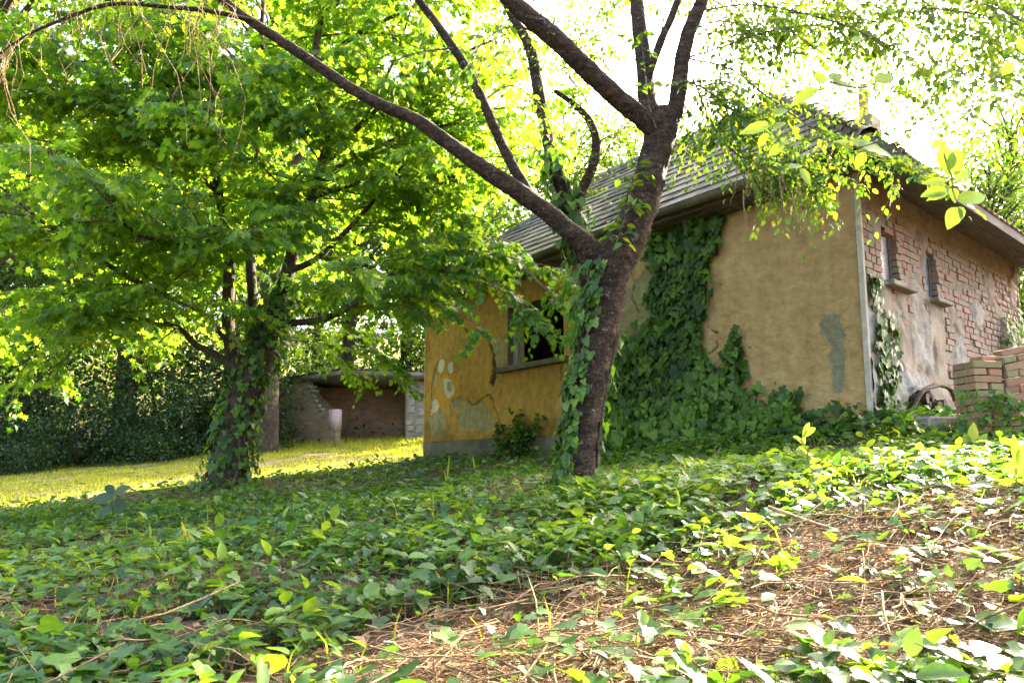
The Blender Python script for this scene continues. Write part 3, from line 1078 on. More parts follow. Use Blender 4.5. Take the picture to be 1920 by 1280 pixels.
# tiles on the front slope and on the side slope
TL = [box_mesh('tile', -0.5, 0.5, 0.0, 1.0, -0.5, 0.5, 0.0, 0.03) for _ in range(4)]
for t_ in TL:
    t_.materials.append(M['tile'])
tarr = [mesh_arrays(t_) for t_ in TL]
tiles = []
ang = rad(40)
rowL = 0.30
for r in range(17):
    x = XE - 0.05 + r * rowL * math.cos(ang)
    if x > XR:
        break
    ya = YE + (za(x) - ZEB) / TB + 0.02 if za(x) > ZE else yc
    yb = YLE - (za(x) - ZE) / TB
    y = ya + (r % 2) * 0.09
    while y < yb:
        wdt = 0.19 * random.uniform(.96, 1.02)
        tiles.append((x, y + wdt / 2, za(x) + 0.012, wdt, 'A'))
        y += wdt + .006
angB = rad(45)
for r in range(16):
    yy = YE - 0.05 + r * rowL * math.cos(angB)
    zz = ZEB + (yy - YE) * TB
    if yy > YH:
        break
    xa = XE + max(0, (zz - ZE)) / TA
    x = xa
    while x < WB + .4 - max(0, zz - ZE) / TA:
        tiles.append((x + .1, yy, zz + .012, .19, 'B'))
        x += .196
near = sorted(range(len(tiles)), key=lambda i: (tiles[i][4] != 'A', np.linalg.norm(HW(*tiles[i][:3]))))
# front slope: parts where seen between the branches
ft = Acc()
cnt = 0
for i in near:
    x, y, z, wdt, kd = tiles[i]
    u, v, d = proj(HW(x, y, z))
    seen = kd == 'A' and ((860 < u < 1130 and v > 320) or 1230 < u < 1620) and v > 180
    L = rowL * 1.32
    jit = random.uniform(-.02, .02)
    tilt = rad(40) - rad(4.4) + random.uniform(-.012, .012)
    k = random.randrange(4)
    if kd == 'A':
        rm = Matrix.Rotation(-PI / 2, 4, 'Z') @ Matrix.Rotation(tilt, 4, 'X')
    else:
        rm = Matrix.Rotation(rad(45) - rad(3.2) + random.uniform(-.012, .012), 4, 'X')
    mtx = Matrix.Translation((x, y, z)) @ rm @ Matrix.Rotation(jit, 4, 'Z') @ Matrix.Diagonal((wdt, L, 0.032, 1))
    if seen and cnt < 300:
        o = put('tile', TL[k], None, roof)
        o.matrix_basis = mtx
        cnt += 1
    else:
        Vv, T = tarr[k]
        mt = np.array(mtx)
        ft.add(Vv @ mt[:3, :3].T + mt[:3, 3], T, random.random())
o = ft.build('more_tiles', M['tile_far'], roof)
o['kind'] = 'stuff'
# ridge and hip caps
a = Acc()
for (p0, p1) in [((XE, yc, ZE), (XR, YH, ZR)), ((XR, YH, ZR), (XR, YL2, ZR)), ((XE, YLE, ZE), (XR, YL2, ZR))]:
    p0, p1 = np.array(p0), np.array(p1)
    n = int(np.linalg.norm(p1 - p0) / .33)
    for i in range(n):
        q0, q1 = p0 + (p1 - p0) * i / n, p0 + (p1 - p0) * (i + 1.12) / n
        Vv, F = tubes(np.array([[q0, q1]]) + [0, 0, -.03], np.array([[.105, .085]]), 8)
        a.add(Vv, F, random.random())
a.build('ridge_caps', M['tile_far'], roof)['kind'] = 'stuff'
# gutter on the front eave, fascia and soffit boards
ys = np.linspace(yc + 0.05, YLE, 12)
gp = np.column_stack([np.full(12, XE - 0.06), ys, ZE - 0.055 - 0.02 * np.sin(ys * 1.3)])
th = np.linspace(PI, 2 * PI, 9)
gv, gf = [], []
for i in range(12):
    for rr in (0.078, 0.070):
        for t in th:
            gv.append(gp[i] + [math.cos(t) * rr, 0, math.sin(t) * rr])
gv = np.array(gv).reshape(12, 2, 9, 3)
idx = np.arange(12 * 18).reshape(12, 2, 9)
F = [np.stack([idx[:-1, k, :-1], idx[:-1, k, 1:], idx[1:, k, 1:], idx[1:, k, :-1]], -1).reshape(-1, 4) for k in (0, 1)]
put('gutter', mesh_np('gutter', gv.reshape(-1, 3), np.concatenate(F), None, True), M['gutter'], roof)
for i in range(9):
    yb_ = yc + .4 + i * 1.05
    put('gutter_bracket', box_mesh('gutter_bracket', XE - .14, XE + .02, yb_, yb_ + .025, ZE - .145, ZE - .135, .002), M['gutter'], roof)
put('fascia', box_mesh('fascia', XE + .03, XE + .06, yc + .02, YLE, ZE - .17, ZE - .045), M['board'], roof)
for i in range(3):
    x0 = XE + .062 + i * .115
    put('soffit_board', box_mesh('soffit_board', x0, x0 + .112, YE + .02, YLE, ZE - .16 - i * .02, ZE - .14 - i * .02, .002), M['board'], roof)
put('side_fascia', box_mesh('side_fascia', XE - .02, WB + .45, YE - .03, YE, ZEB - .17, ZEB + .0, .004, .01), M['board'], roof)
put('corner_fascia', mesh_np('corner_fascia', np.array([[XE - .03, YE, ZEB - .17], [XE - .03, YE, ZEB], [XE - .03, yc, ZE], [XE - .03, yc, ZE - .17], [XE, YE, ZEB - .17], [XE, YE, ZEB], [XE, yc, ZE], [XE, yc, ZE - .17]]),
                           np.array([[0, 1, 2, 3], [7, 6, 5, 4], [1, 5, 6, 2], [0, 3, 7, 4], [0, 4, 5, 1], [3, 2, 6, 7]])), M['board'], roof)
for i in range(3):
    for j in range(4):
        x0 = XE + .0 + j * 1.62 + (i % 2) * .4 - .2
        x1 = min(x0 + 1.60, WB + .43)
        x0 = max(x0, XE + .005)
        if x1 - x0 < .1:
            continue
        y0 = YE + .002 + i * .198
        o = put('soffit_board', box_mesh('soffit_board', x0, x1, 0, .194, 0, .02, .003, .012), M['board'], roof)
        o.location = (0, y0, ZEB - .155 + i * .075)
        o.rotation_euler = (.36, 0, 0)
# chimney
ch = thing('chimney', None, None)
ch.parent = roof
cp_ = P(1622, 235, 11.2) - HR
lx, ly = float(cp_ @ HX), float(cp_ @ HY)
put('stack', box_mesh('stack', lx - .2, lx + .2, ly - .2, ly + .2, 3.9, float(cp_[2]) + .1, .02, .03), M['concrete'], ch)
V, F = tubes(np.array([[[lx, ly, cp_[2] + .05], [lx, ly, cp_[2] + .5], [lx, ly, cp_[2] + .72]]]), np.array([[.085, .08, .075]]), 12)
put('flue_pipe', mesh_np('flue_pipe', V, F, None, True), M['pile_brick'], ch)

# ------------------------------------------------------------------ brick shed in the back
SC = P(629, 826, 21.5)
SC[2] = g1(SC[0], SC[1])
SHR = rad(12)
shed = thing('brick_shed', 'low open fronted brick shed with broken side wall beyond the sunny grass', 'shed', tuple(SC), SHR)
m, nt, out = nmat('shed_brick')
g = objco(nt)
mp = nd(nt, 'ShaderNodeMapping')
mp.inputs['Rotation'].default_value = (rad(90), 0, 0)
nt.links.new(g, mp.inputs[0])
bt = nd(nt, 'ShaderNodeTexBrick', Scale=1.0)
bt.inputs['Brick Width'].default_value = .27
bt.inputs['Row Height'].default_value = .078
bt.inputs['Mortar Size'].default_value = .010
bt.inputs['Color1'].default_value = (.27, .15, .085, 1)
bt.inputs['Color2'].default_value = (.17, .10, .06, 1)
bt.inputs['Mortar'].default_value = (.24, .19, .13, 1)
nt.links.new(mp.outputs[0], bt.inputs['Vector'])
c = mixc(nt, .6, bt.outputs[0], ramp(nt, tex_noise(nt, 2.2, 5, .6, g), [(.3, (.5, .5, .48)), (.7, (1.1, 1.05, 1))]), 'MULTIPLY')
finish(nt, out, c, .95, bt.outputs['Fac'], .006, .1)
M['shed_brick'] = m
m, nt, out = nmat('shed_brick_side')
bt2 = nd(nt, 'ShaderNodeTexBrick', Scale=1.0)
for k in ('Brick Width', 'Row Height', 'Mortar Size'):
    bt2.inputs[k].default_value = bt.inputs[k].default_value
bt2.inputs['Color1'].default_value = (.32, .22, .13, 1)
bt2.inputs['Color2'].default_value = (.23, .15, .09, 1)
bt2.inputs['Mortar'].default_value = (.28, .23, .16, 1)
g = objco(nt)
mp = nd(nt, 'ShaderNodeMapping')
mp.inputs['Rotation'].default_value = (0, rad(-90), rad(-90))
sxy = nd(nt, 'ShaderNodeSeparateXYZ')
nt.links.new(g, sxy.inputs[0])
cxy = nd(nt, 'ShaderNodeCombineXYZ')
dt = nd(nt, 'ShaderNodeVectorMath', operation='DOT_PRODUCT')
nt.links.new(g, dt.inputs[0])
dt.inputs[1].default_value = (-math.sin(rad(50)), math.cos(rad(50)), 0)
nt.links.new(dt.outputs['Value'], cxy.inputs[0])
nt.links.new(sxy.outputs[2], cxy.inputs[1])
nt.links.new(cxy.outputs[0], bt2.inputs['Vector'])
c = mixc(nt, .7, bt2.outputs[0], ramp(nt, tex_noise(nt, 1.6, 5, .6, g), [(.3, (.55, .5, .45)), (.7, (1.1, 1.05, 1))]), 'MULTIPLY')
finish(nt, out, c, .95, bt2.outputs['Fac'], .006, .1)
M['shed_side'] = m
M['block_grey'] = simple('shed_block', [(.3, (.19, .165, .12)), (.7, (.30, .265, .20))], 9, 50)
# side wall: runs back-left from the near corner; broken stepped edge towards the front
HS = 2.0
SLEN, SWID = 4.2, 3.0
side_dir = rad(50)           # wall runs from the corner to local (-x, +y)


def sdw(s, t, z):            # along the side wall, across it
    return np.array([-math.sin(side_dir) * s + math.cos(side_dir) * t, math.cos(side_dir) * s + math.sin(side_dir) * t, z])


def sbox(s0, s1, t0, t1, z0, z1):
    b_ = boxV(s0, s1, t0, t1, z0, z1)
    return np.array([sdw(*q) for q in b_])


steps = [(0.0, .30, 1.02), (.30, .55, 1.02), (.55, .70, 1.10), (.70, .82, 1.22), (.82, .92, 1.38), (.92, 1.0, 1.55), (1.0, 1.1, 1.72), (1.1, 1.22, 1.86), (1.22, 2.6, 2.02)]
prof = [(0.0, -.4)]
for (s0, s1, h) in steps:
    prof += [(s0, h), (s1, h)]
prof += [(2.6, -.4)]
bm = bmesh.new()
f0 = [bm.verts.new(sdw(s_, 0, z_)) for s_, z_ in prof]
f1 = [bm.verts.new(sdw(s_, .22, z_)) for s_, z_ in prof]
bm.faces.new(f0)
bm.faces.new(f1[::-1])
for k in range(len(prof)):
    k1 = (k + 1) % len(prof)
    bm.faces.new([f0[k1], f0[k], f1[k], f1[k1]])
bmesh.ops.triangulate(bm, faces=bm.faces[:])
bmesh.ops.recalc_face_normals(bm, faces=bm.faces[:])
me = bpy.data.meshes.new('side_wall')
bm.to_mesh(me)
bm.free()
sw = put('side_wall', me, M['shed_side'], shed)
sw['label'] = 'brown brick wall with stepped broken edge'
a = Acc()
for k, (s0, s1, h) in enumerate(steps[2:-1]):
    z = h - .06
    a.add(sbox(s0 - .06, s1 + .02, -.012, .235, h - .10, h + .012), BOXF[:, ::-1])
a.build('broken_edge', M['block_grey'], shed)
put('pink_pier', mesh_np('pink_pier', sbox(-.02, .30, -.015, .24, .42, 1.06), BOXF[:, ::-1]), simple('pink_render', [(.3, (.42, .28, .24)), (.7, (.58, .42, .37))], 8), shed)
# back and right inner walls, right pier of blocks
bx0 = sdw(2.6, 0, 0)
put('back_wall', box_mesh('back_wall', bx0[0], bx0[0] + 5.6, bx0[1] + .1, bx0[1] + .3, -.4, 2.0), M['shed_brick'], shed)
a = Acc()
a.add(boxV(2.15, 2.35, .3, bx0[1] + .1, -.4, 2.0), BOXF)
a.build('right_wall', M['shed_brick'], shed)
pier = put('block_pier', box_mesh('block_pier', 2.15, 2.75, .02, .28, -.4, 2.0, .01), M['concrete'], shed)
for i in range(6):
    for j in range(2):
        o = put('block', box_mesh('block', -.12, .12, -.02, .02, -.10, .10, .02, .05), M['block_grey'], pier)
        o.location = (2.30 + j * .28 + random.uniform(-.05, .05), .016, .12 + i * .3 + random.uniform(-.07, .07))
        o.scale = (random.uniform(.7, 1.1), 1, random.uniform(.7, 1.2))
put('post', box_mesh('post', 2.80, 2.92, .03, .15, -.4, 2.0), M['board'], shed)
# roof: ceiling slab + corrugated sheet
rp = [sdw(-.25, -.15, 0), sdw(2.9, -.15, 0), np.array([bx0[0] + 6.2, bx0[1] + .6, 0]), np.array([5.2, -.45, 0])]
hz = [2.12, 1.92, 1.86, 2.10]
Vr = np.array([[q[0], q[1], h] for q, h in zip(rp, hz)] + [[q[0], q[1], h + .14] for q, h in zip(rp, hz)])
put('ceiling_slab', mesh_np('ceiling_slab', Vr, BOXF), M['sheet'], shed)
nx, ny = 90, 6
U_, W_ = np.meshgrid(np.linspace(0, 1, nx), np.linspace(0, 1, ny))
q = (np.array(rp)[0] * ((1 - U_) * (1 - W_))[..., None] + np.array(rp)[3] * (U_ * (1 - W_))[..., None] + np.array(rp)[1] * ((1 - U_) * W_)[..., None] + np.array(rp)[2] * (U_ * W_)[..., None])
hh = hz[0] * (1 - U_) * (1 - W_) + hz[3] * U_ * (1 - W_) + hz[1] * (1 - U_) * W_ + hz[2] * U_ * W_
q[..., 2] = hh + .175 + .025 * np.sin(U_ * 2 * PI * 32)
q[..., :2] += (q[..., :2] - q[..., :2].mean((0, 1))) * .05
I = np.arange(nx * ny).reshape(ny, nx)
put('corrugated_sheet', mesh_np('corrugated_sheet', q.reshape(-1, 3), np.stack([I[:-1, :-1], I[:-1, 1:], I[1:, 1:], I[1:, :-1]], -1).reshape(-1, 4), None, True), M['sheet'], shed)

# ------------------------------------------------------------------ brick pile, logs, stone by the side wall
PB = P(1886, 815, 6.55)
pile = thing('brick_pile', 'leaning stack of old loose bricks with ivy before the brick wall', 'brick pile', (PB[0], PB[1], g1(PB[0], PB[1]) - .03), rad(8))
PM = [box_mesh('brick', -0.5, 0.5, -0.5, 0.5, -0.5, 0.5, 0.05, 0.06) for _ in range(4)]
for b_ in PM:
    b_.materials.append(M['pile_brick'])


def pbrick(x, y, z, L, W, H, rz=0, ry=0):
    o = put('brick', PM[random.randrange(4)], None, pile)
    o.location, o.scale, o.rotation_euler = (x, y, z), (L, W, H), (random.uniform(-.03, .03), ry + random.uniform(-.025, .025), rz + random.uniform(-.05, .05))


BL, BWD, BH = .275, .135, .064
for k in range(11):
    z = .03 + k * .068
    if k % 2:
        pbrick(-.25 + .075, .0, z, BWD, BL, BH)
        pbrick(-.25 - .075 + random.uniform(-.01, .01), .0, z, BWD, BL, BH)
    else:
        pbrick(-.25 + random.uniform(-.02, .02), -.07, z, BL, BWD, BH)
        pbrick(-.25, .075, z, BL, BWD, BH)
    ry = -min(.02 + k * .022, .21)
    lift = k * .004
    for j in range(3):
        x0 = .06 + j * .29
        zz = z + lift + (x0 + .1) * math.tan(-ry) * .9
        if k % 2 == 0:
            pbrick(x0 - .07, -.01 + random.uniform(-.02, .02), zz - .01, BWD, BL, BH, 0, ry)
            pbrick(x0 + .075, -.01 + random.uniform(-.02, .02), zz + .015 * (k > 4), BWD, BL, BH, 0, ry)
        else:
            pbrick(x0, -.08 + random.uniform(-.02, .02), zz, BL, BWD, BH, 0, ry)
            pbrick(x0, .08, zz, BL, BWD, BH, 0, ry)
pbrick(-.12, .02, .776, BL, BWD, BH, .15, -.03)
pbrick(.16, .02, .868, BL, BWD, BH, -.1, -.2)

lw = HW((NICHE[0] + NICHE[1]) / 2, -0.05, 0.30)
logs = thing('log_pile', 'dark weathered logs stacked in the arched hole of the brick wall', 'log pile', (lw[0], lw[1], lw[2]), HTH)


def log_obj(x, z, r, L=.55, y=-.08):
    a = Acc()
    k = 10
    V, F = tubes(np.array([[[x, y, z], [x + random.uniform(-.03, .03), y + L / 2, z], [x, y + L, z + random.uniform(-.02, .02)]]]), np.full((1, 3), r), k)
    jj = 1 + (RNG.random(k) - .5) * .25
    V = V.reshape(3, k, 3)
    cc = V.mean(1, keepdims=True)
    V = (cc + (V - cc) * jj[None, :, None]).reshape(-1, 3)
    me = mesh_np('log', V, F)
    o = put('log', me, M['log'], logs)
    ring = V[:k]
    Ve = np.vstack([ring + [0, -.002, 0], ring.mean(0) + [0, -.004, 0]])
    put('cut_end', mesh_np('cut_end', Ve, np.array([[i, (i + 1) % k, k] for i in range(k)])), M['log_end'], o)


pl = []
tries = 0
while len(pl) < 30 and tries < 4000:
    tries += 1
    x, z, r = random.uniform(-.52, .5), random.uniform(.03, .56), random.uniform(.035, .068)
    if z + r > .60 * math.sqrt(max(0, 1 - (x / .57) ** 2)) ** .7:
        continue
    if all(math.hypot(x - a_, z - b_) > (r + c_) * .96 for a_, b_, c_ in pl):
        pl.append((x, z, r))
for x, z, r in pl:
    log_obj(x, z, r, .45, -.10 + random.uniform(-.06, .06))
a = Acc()
limb(a, [(-.60, -.10, .36), (-.45, -.13, .53), (-.15, -.14, .62), (.2, -.13, .66), (.5, -.12, .62), (.63, -.1, .50)], [.022, .027, .03, .03, .027, .02], 10, .06, .08)
o = a.build('bent_log', M['twig'], logs, True)
o['label'] = 'pale bent pole arching over the logs'
q = P(1755, 812, 6.9)
st = put('stone_block', box_mesh('stone_block', -.17, .17, -.12, .12, -.08, .10, .018, .04), M['stone'])
st.location = (q[0], q[1], g1(q[0], q[1]) + .05)
st.rotation_euler = (0, 0, rad(10))
tag(st, 'brown stone block half buried in greenery below the logs', 'stone')

# ------------------------------------------------------------------ cherry tree
CHB = P(1088, 915, 5.25)
CHB[2] = g1(CHB[0], CHB[1])
cherry = thing('cherry_tree', 'leaning old cherry tree with dark forked trunk in front of the cottage', 'tree')


def poly(pts, y0, y1=None):
    y1 = y0 if y1 is None else y1
    n = len(pts)
    return [P(p[0], p[1], (y0 + (y1 - y0) * i / (n - 1)) if len(p) < 4 else p[3]) for i, p in enumerate(pts)]


def radii(pts, y0, y1=None):
    y1 = y0 if y1 is None else y1
    n = len(pts)
    return [p[2] / 2 / FOC * (y0 + (y1 - y0) * i / (n - 1)) for i, p in enumerate(pts)]


a = Acc()
tr = [(1080, 965, 130), (1083, 930, 84), (1085, 905, 66), (1088, 870, 58), (1094, 800, 57), (1103, 742, 59), (1115, 670, 64), (1131, 592, 68), (1142, 530, 74), (1154, 482, 84), (1180, 440, 68), (1206, 370, 63), (1226, 300, 60), (1241, 240, 62), (1247, 210, 54)]
trp, trr = limb(a, poly(tr, 5.25), radii(tr, 5.25), 40, .022, .10, 3)
a.build('trunk', M['cherry_bark'], cherry, True)
LIMBS = {
    'L1': ([(1165, 505, 80), (1125, 478, 66), (1070, 435, 60), (1000, 378, 58), (930, 332, 54), (850, 275, 45), (780, 225, 40), (700, 190, 36), (620, 140, 35), (540, 85, 33), (470, 40, 29), (420, 2, 26), (360, -50, 22), (280, -120, 16)], 5.25, 4.7),
    'L2': ([(1010, 392, 40), (975, 335, 40), (945, 280, 38), (905, 190, 36), (870, 120, 34), (822, 50, 30), (785, 0, 27), (740, -70, 20), (690, -150, 12)], 5.15, 5.0),
    'L3': ([(1246, 255, 70), (1212, 228, 62), (1160, 186, 58), (1100, 130, 58), (1040, 72, 58), (972, 15, 52), (925, -30, 44), (850, -110, 30), (780, -190, 16)], 5.25, 4.6),
    'L4': ([(1238, 240, 60), (1214, 190, 46), (1208, 120, 42), (1198, 50, 38), (1194, 0, 36), (1190, -80, 28), (1200, -180, 16)], 5.25, 5.5),
    'L5': ([(1206, 205, 24), (1218, 140, 24), (1238, 80, 24), (1262, 25, 22), (1280, -30, 18), (1300, -100, 10)], 5.25, 5.2),
    'L6': ([(1246, 245, 70), (1268, 195, 50), (1278, 120, 46), (1292, 60, 43), (1315, 5, 40), (1340, -60, 30), (1380, -160, 16)], 5.25, 5.3),
    'L7': ([(475, 40, 16), (400, 22, 15), (320, 14, 13), (210, 8, 12), (110, 40, 11), (30, 80, 9), (-60, 150, 6)], 4.75, 4.3),
}
LP = {}
LSC = {'L1': .62, 'L2': .54, 'L3': .66, 'L4': .78, 'L5': .66, 'L6': .68, 'L7': .6}
for k, (pts, y0, y1) in LIMBS.items():
    pts = [(u_, v_, w_ * LSC[k]) for u_, v_, w_ in pts]
    a = Acc()
    LP[k], _ = limb(a, poly(pts, y0, y1), radii(pts, y0, y1), 20, .035, .10, 20 + len(LP))
    a.build('limb', M['cherry_bark'], cherry, True)

wood, leaf = Acc(), Acc()
SB_AUTO = []
for i in range(48):
    u0, v0_ = random.uniform(1290, 1800), random.uniform(-180, 60)
    if i > 30:
        u0, v0_ = random.uniform(1500, 1930), random.uniform(-60, 150)
    y0 = random.uniform(4.8, 7.5)
    dx, dv = random.uniform(60, 260), random.uniform(20, 170)
    SB_AUTO.append(([(u0, v0_), (u0 + dx * .35, v0_ + dv * .15), (u0 + dx * .7, v0_ + dv * .5), (u0 + dx, v0_ + dv)], y0, y0 - .2, 30, .34, 8, .053))
SB = SB_AUTO + [  # leafy side branches: pixel polyline, depths, twigs, twig length, leaves per twig, leaf size
    ([(1275, 150), (1312, 162), (1365, 200), (1420, 246), (1470, 290), (1535, 330)], 5.3, 4.9, 150, .30, 8, .058),
    ([(1290, 110), (1370, 130), (1450, 190), (1540, 250), (1640, 290), (1720, 320)], 5.3, 4.6, 85, .28, 8, .058),
    ([(1300, 150), (1330, 220), (1370, 280), (1440, 320), (1480, 360)], 5.3, 5.1, 95, .28, 8, .055),
    ([(1310, 20), (1420, 10), (1560, 40), (1680, 90), (1800, 130), (1920, 190)], 5.3, 4.4, 55, .34, 7, .064),
    ([(1330, -20), (1500, -50), (1680, -30), (1850, 10), (1960, 60)], 5.3, 4.2, 50, .36, 7, .064),
    ([(1285, 110), (1350, 90), (1440, 60), (1540, 50), (1620, 90)], 5.3, 5.0, 45, .30, 7, .06),
    ([(1280, 190), (1300, 240), (1290, 300)], 5.3, 5.2, 22, .22, 8, .058),
    ([(1205, 120), (1150, 90), (1090, 60), (1030, 20)], 6.5, 6.8, 55, .36, 8, .055), ([(1290, 60), (1350, 40), (1420, 60), (1480, 110)], 5.5, 5.2, 60, .32, 8, .053),
    ([(1300, 0), (1380, -20), (1460, 0), (1540, 60)], 6.0, 5.6, 60, .34, 8, .053), ([(1120, 220), (1080, 160), (1040, 110), (1010, 60)], 7.0, 7.2, 50, .34, 8, .055), ([(1280, 160), (1340, 150), (1400, 170), (1450, 220)], 5.4, 5.2, 50, .3, 8, .053),
    ([(1160, 150), (1130, 110), (1140, 40), (1170, -20)], 6.2, 6.6, 40, .32, 8, .055), ([(1130, 300), (1150, 260), (1180, 230)], 7.0, 7.2, 40, .3, 8, .05), ([(1240, 60), (1250, 0), (1240, -60)], 6.2, 6.4, 26, .3, 8, .053),
    ([(1194, 10), (1130, -30), (1040, -50)], 5.4, 5.6, 26, .32, 7, .06),
    ([(1192, -40), (1240, -60), (1290, -40)], 5.4, 5.6, 16, .32, 7, .06),
    ([(1030, 70), (960, 50), (905, 80), (880, 130)], 5.0, 4.6, 14, .16, 6, .085),
    ([(905, 190), (960, 160), (1010, 200), (1030, 260)], 5.2, 5.5, 16, .24, 7, .065),
    ([(850, 90), (780, 100), (700, 130)], 5.0, 5.2, 8, .2, 5, .075),
    ([(1194, 400), (1180, 360), (1195, 310)], 5.1, 5.05, 9, .10, 4, .085),
    ([(1150, 470), (1165, 430), (1180, 380)], 5.05, 5.0, 9, .09, 4, .085),
    ([(440, 30), (330, 15), (210, 10), (110, 40)], 4.75, 4.5, 8, .3, 4, .075),
    ([(1230, 240), (1215, 190), (1208, 120), (1200, 60)], 5.1, 5.1, 9, .08, 3, .075),
    ([(1340, -60), (1450, -200), (1600, -300)], 5.3, 5.5, 40, .4, 7, .07),
    ([(1190, -80), (1200, -250), (1150, -400)], 5.4, 6.0, 40, .5, 7, .07),
    ([(740, -70), (650, -250), (560, -400)], 5.0, 5.4, 40, .5, 7, .07),
]
for pts, y0, y1, ntw, tl, lpt, ls in SB:
    pp = poly(pts, y0, y1)
    p, _ = limb(wood, pp, np.linspace(.008, .003, len(pp)), 5, .08, .05)
    foliage(p, ntw, tl, lpt, ls, LEAF_CHERRY, wood, leaf, .08, .7, .35, .0022)
# drooping bare twigs
dp = []
for i in range(66):
    u = random.uniform(-20, 470)
    vtop = np.interp(u, [-20, 30, 110, 210, 320, 470], [120, 80, 40, 8, 14, 40]) - random.uniform(0, 40)
    y = random.uniform(4.2, 4.75)
    b = P(u, vtop, y)
    L = random.uniform(.15, .62) if i < 46 else random.uniform(.5, 1.25)
    sx_, sy_ = random.uniform(-.45, .35), random.uniform(-.2, .2)
    s = np.linspace(0, 1, 7)[:, None]
    c = b + np.array([sx_, sy_, 0]) * L * s + np.array([0, 0, -1]) * L * s ** 1.4
    c += (RNG.random((7, 3)) - .5) * .09 * s
    c[:, 0] += L * .12 * np.sin(s[:, 0] * random.uniform(2, 6) + i)
    dp.append(c)
for i in range(30):
    u, v = random.uniform(1380, 1580), random.uniform(290, 370)
    b = P(u, v, random.uniform(4.7, 5.0))
    L = random.uniform(.1, .36)
    s = np.linspace(0, 1, 7)[:, None]
    c = b + np.array([random.uniform(-.5, .6), random.uniform(-.2, .2), 0]) * L * s ** 1.5 + np.array([0, 0, -1]) * L * s
    dp.append(c + (RNG.random((7, 3)) - .5) * .03 * s)
dp = np.array(dp)
V, F = tubes(dp, np.broadcast_to(np.linspace(.0034, .0013, 7), dp.shape[:2]), 4)
put('hanging_twigs', mesh_np('hanging_twigs', V, F), M['dry_twig'], cherry)['kind'] = 'stuff'
wood.build('twigs', M['twig'], cherry)['kind'] = 'stuff'
o = leaf.build('crown', M['cherry'], cherry)
o['kind'] = 'stuff'

# close leaf sprays of the cherry hanging into the picture: every leaf its own piece
def big_leaf_mesh():
    n = 9
    V, F = [], []
    for i in range(n):
        t = i / (n - 1)
        w = .30 * math.sin(PI * t ** .8) ** .85 * (1 - .12 * t) + .004
        zc = -.10 * t * t
        for k, s in enumerate((-1, -.5, 0, .5, 1)):
            ser = (1 + .05 * (i % 2)) if abs(s) == 1 else 1
            V.append((s * w * ser, t, zc + .10 * abs(s) ** 1.3 * w * 2 + .012 * math.sin(i * 2.1 + k)))
    for i in range(n - 1):
        for k in range(4):
            F.append((i * 5 + k, i * 5 + k + 1, i * 5 + k + 6, i * 5 + k + 5))
    me = mesh_np('leaf', np.array(V), np.array(F), {'rnd': np.full(len(F), .7)}, True)
    me.materials.append(M['big_leaf'])
    return me


m, nt, out = nmat('close_cherry_leaf')
co = objco(nt)
sx = nd(nt, 'ShaderNodeSeparateXYZ')
nt.links.new(co, sx.inputs[0])
ab = nd(nt, 'ShaderNodeMath', operation='ABSOLUTE')
nt.links.new(sx.outputs[0], ab.inputs[0])
rib = ramp(nt, ab.outputs[0], [(.006, (1, 1, 1)), (.02, (0, 0, 0))])
vm = nd(nt, 'ShaderNodeMath', operation='SUBTRACT')
nt.links.new(sx.outputs[1], vm.inputs[0])
nt.links.new(ab.outputs[0], vm.inputs[1])
sn = nd(nt, 'ShaderNodeMath', operation='PINGPONG')
sn.inputs[1].default_value = .055
nt.links.new(vm.outputs[0], sn.inputs[0])
vein = ramp(nt, sn.outputs[0], [(.002, (.6, .6, .6)), (.01, (0, 0, 0))])
vv = mixc(nt, 1.0, rib, vein, 'ADD')
tc = mixc(nt, vv, (.26, .37, .012), (.17, .25, .02))
bc = mixc(nt, vv, (.09, .17, .025), (.14, .20, .06))
b = nd(nt, 'ShaderNodeBsdfPrincipled', Roughness=.65)
nt.links.new(bc, b.inputs['Base Color'])
t_ = nd(nt, 'ShaderNodeBsdfTranslucent')
nt.links.new(tc, t_.inputs[0])
mx = nd(nt, 'ShaderNodeMixShader')
mx.inputs[0].default_value = .55
nt.links.new(b.outputs[0], mx.inputs[1])
nt.links.new(t_.outputs[0], mx.inputs[2])
nt.links.new(mx.outputs[0], out.inputs[0])
M['big_leaf'] = m
BIGL = [big_leaf_mesh() for _ in range(1)]


def spray(name, stem, y, lv, label=None):
    """stem pixels; lv: (base u,v, tip u,v, tilt)"""
    root = put(name, None, None, cherry) if False else bpy.data.objects.new(name, None)
    COL.objects.link(root)
    root.parent = cherry
    pts = poly(stem, y)
    root.location = pts[-1]
    if label:
        root['label'] = label
    a = Acc()
    limb(a, [p - pts[-1] for p in pts], np.linspace(.0020, .0014, len(pts)), 6, .03, .05)
    a.build('stem', M['twig'], root)
    for (u0, v0, u1, v1, w) in lv:
        p0, p1 = P(u0, v0, y), P(u1, v1, y - .02 + w * .05)
        d = p1 - p0
        L = np.linalg.norm(d)
        nr = np.array([random.uniform(-.3, .3), -1.0 + random.uniform(-.2, .2), .65 * w + random.uniform(-.15, .2)])
        Rm = frames(d[None], nr[None])[0].T
        o = put('leaf', BIGL[0], None, root)
        mt = Matrix(np.vstack([np.column_stack([Rm * L, p0 - pts[-1]]), [0, 0, 0, 1]]).tolist())
        o.matrix_basis = mt


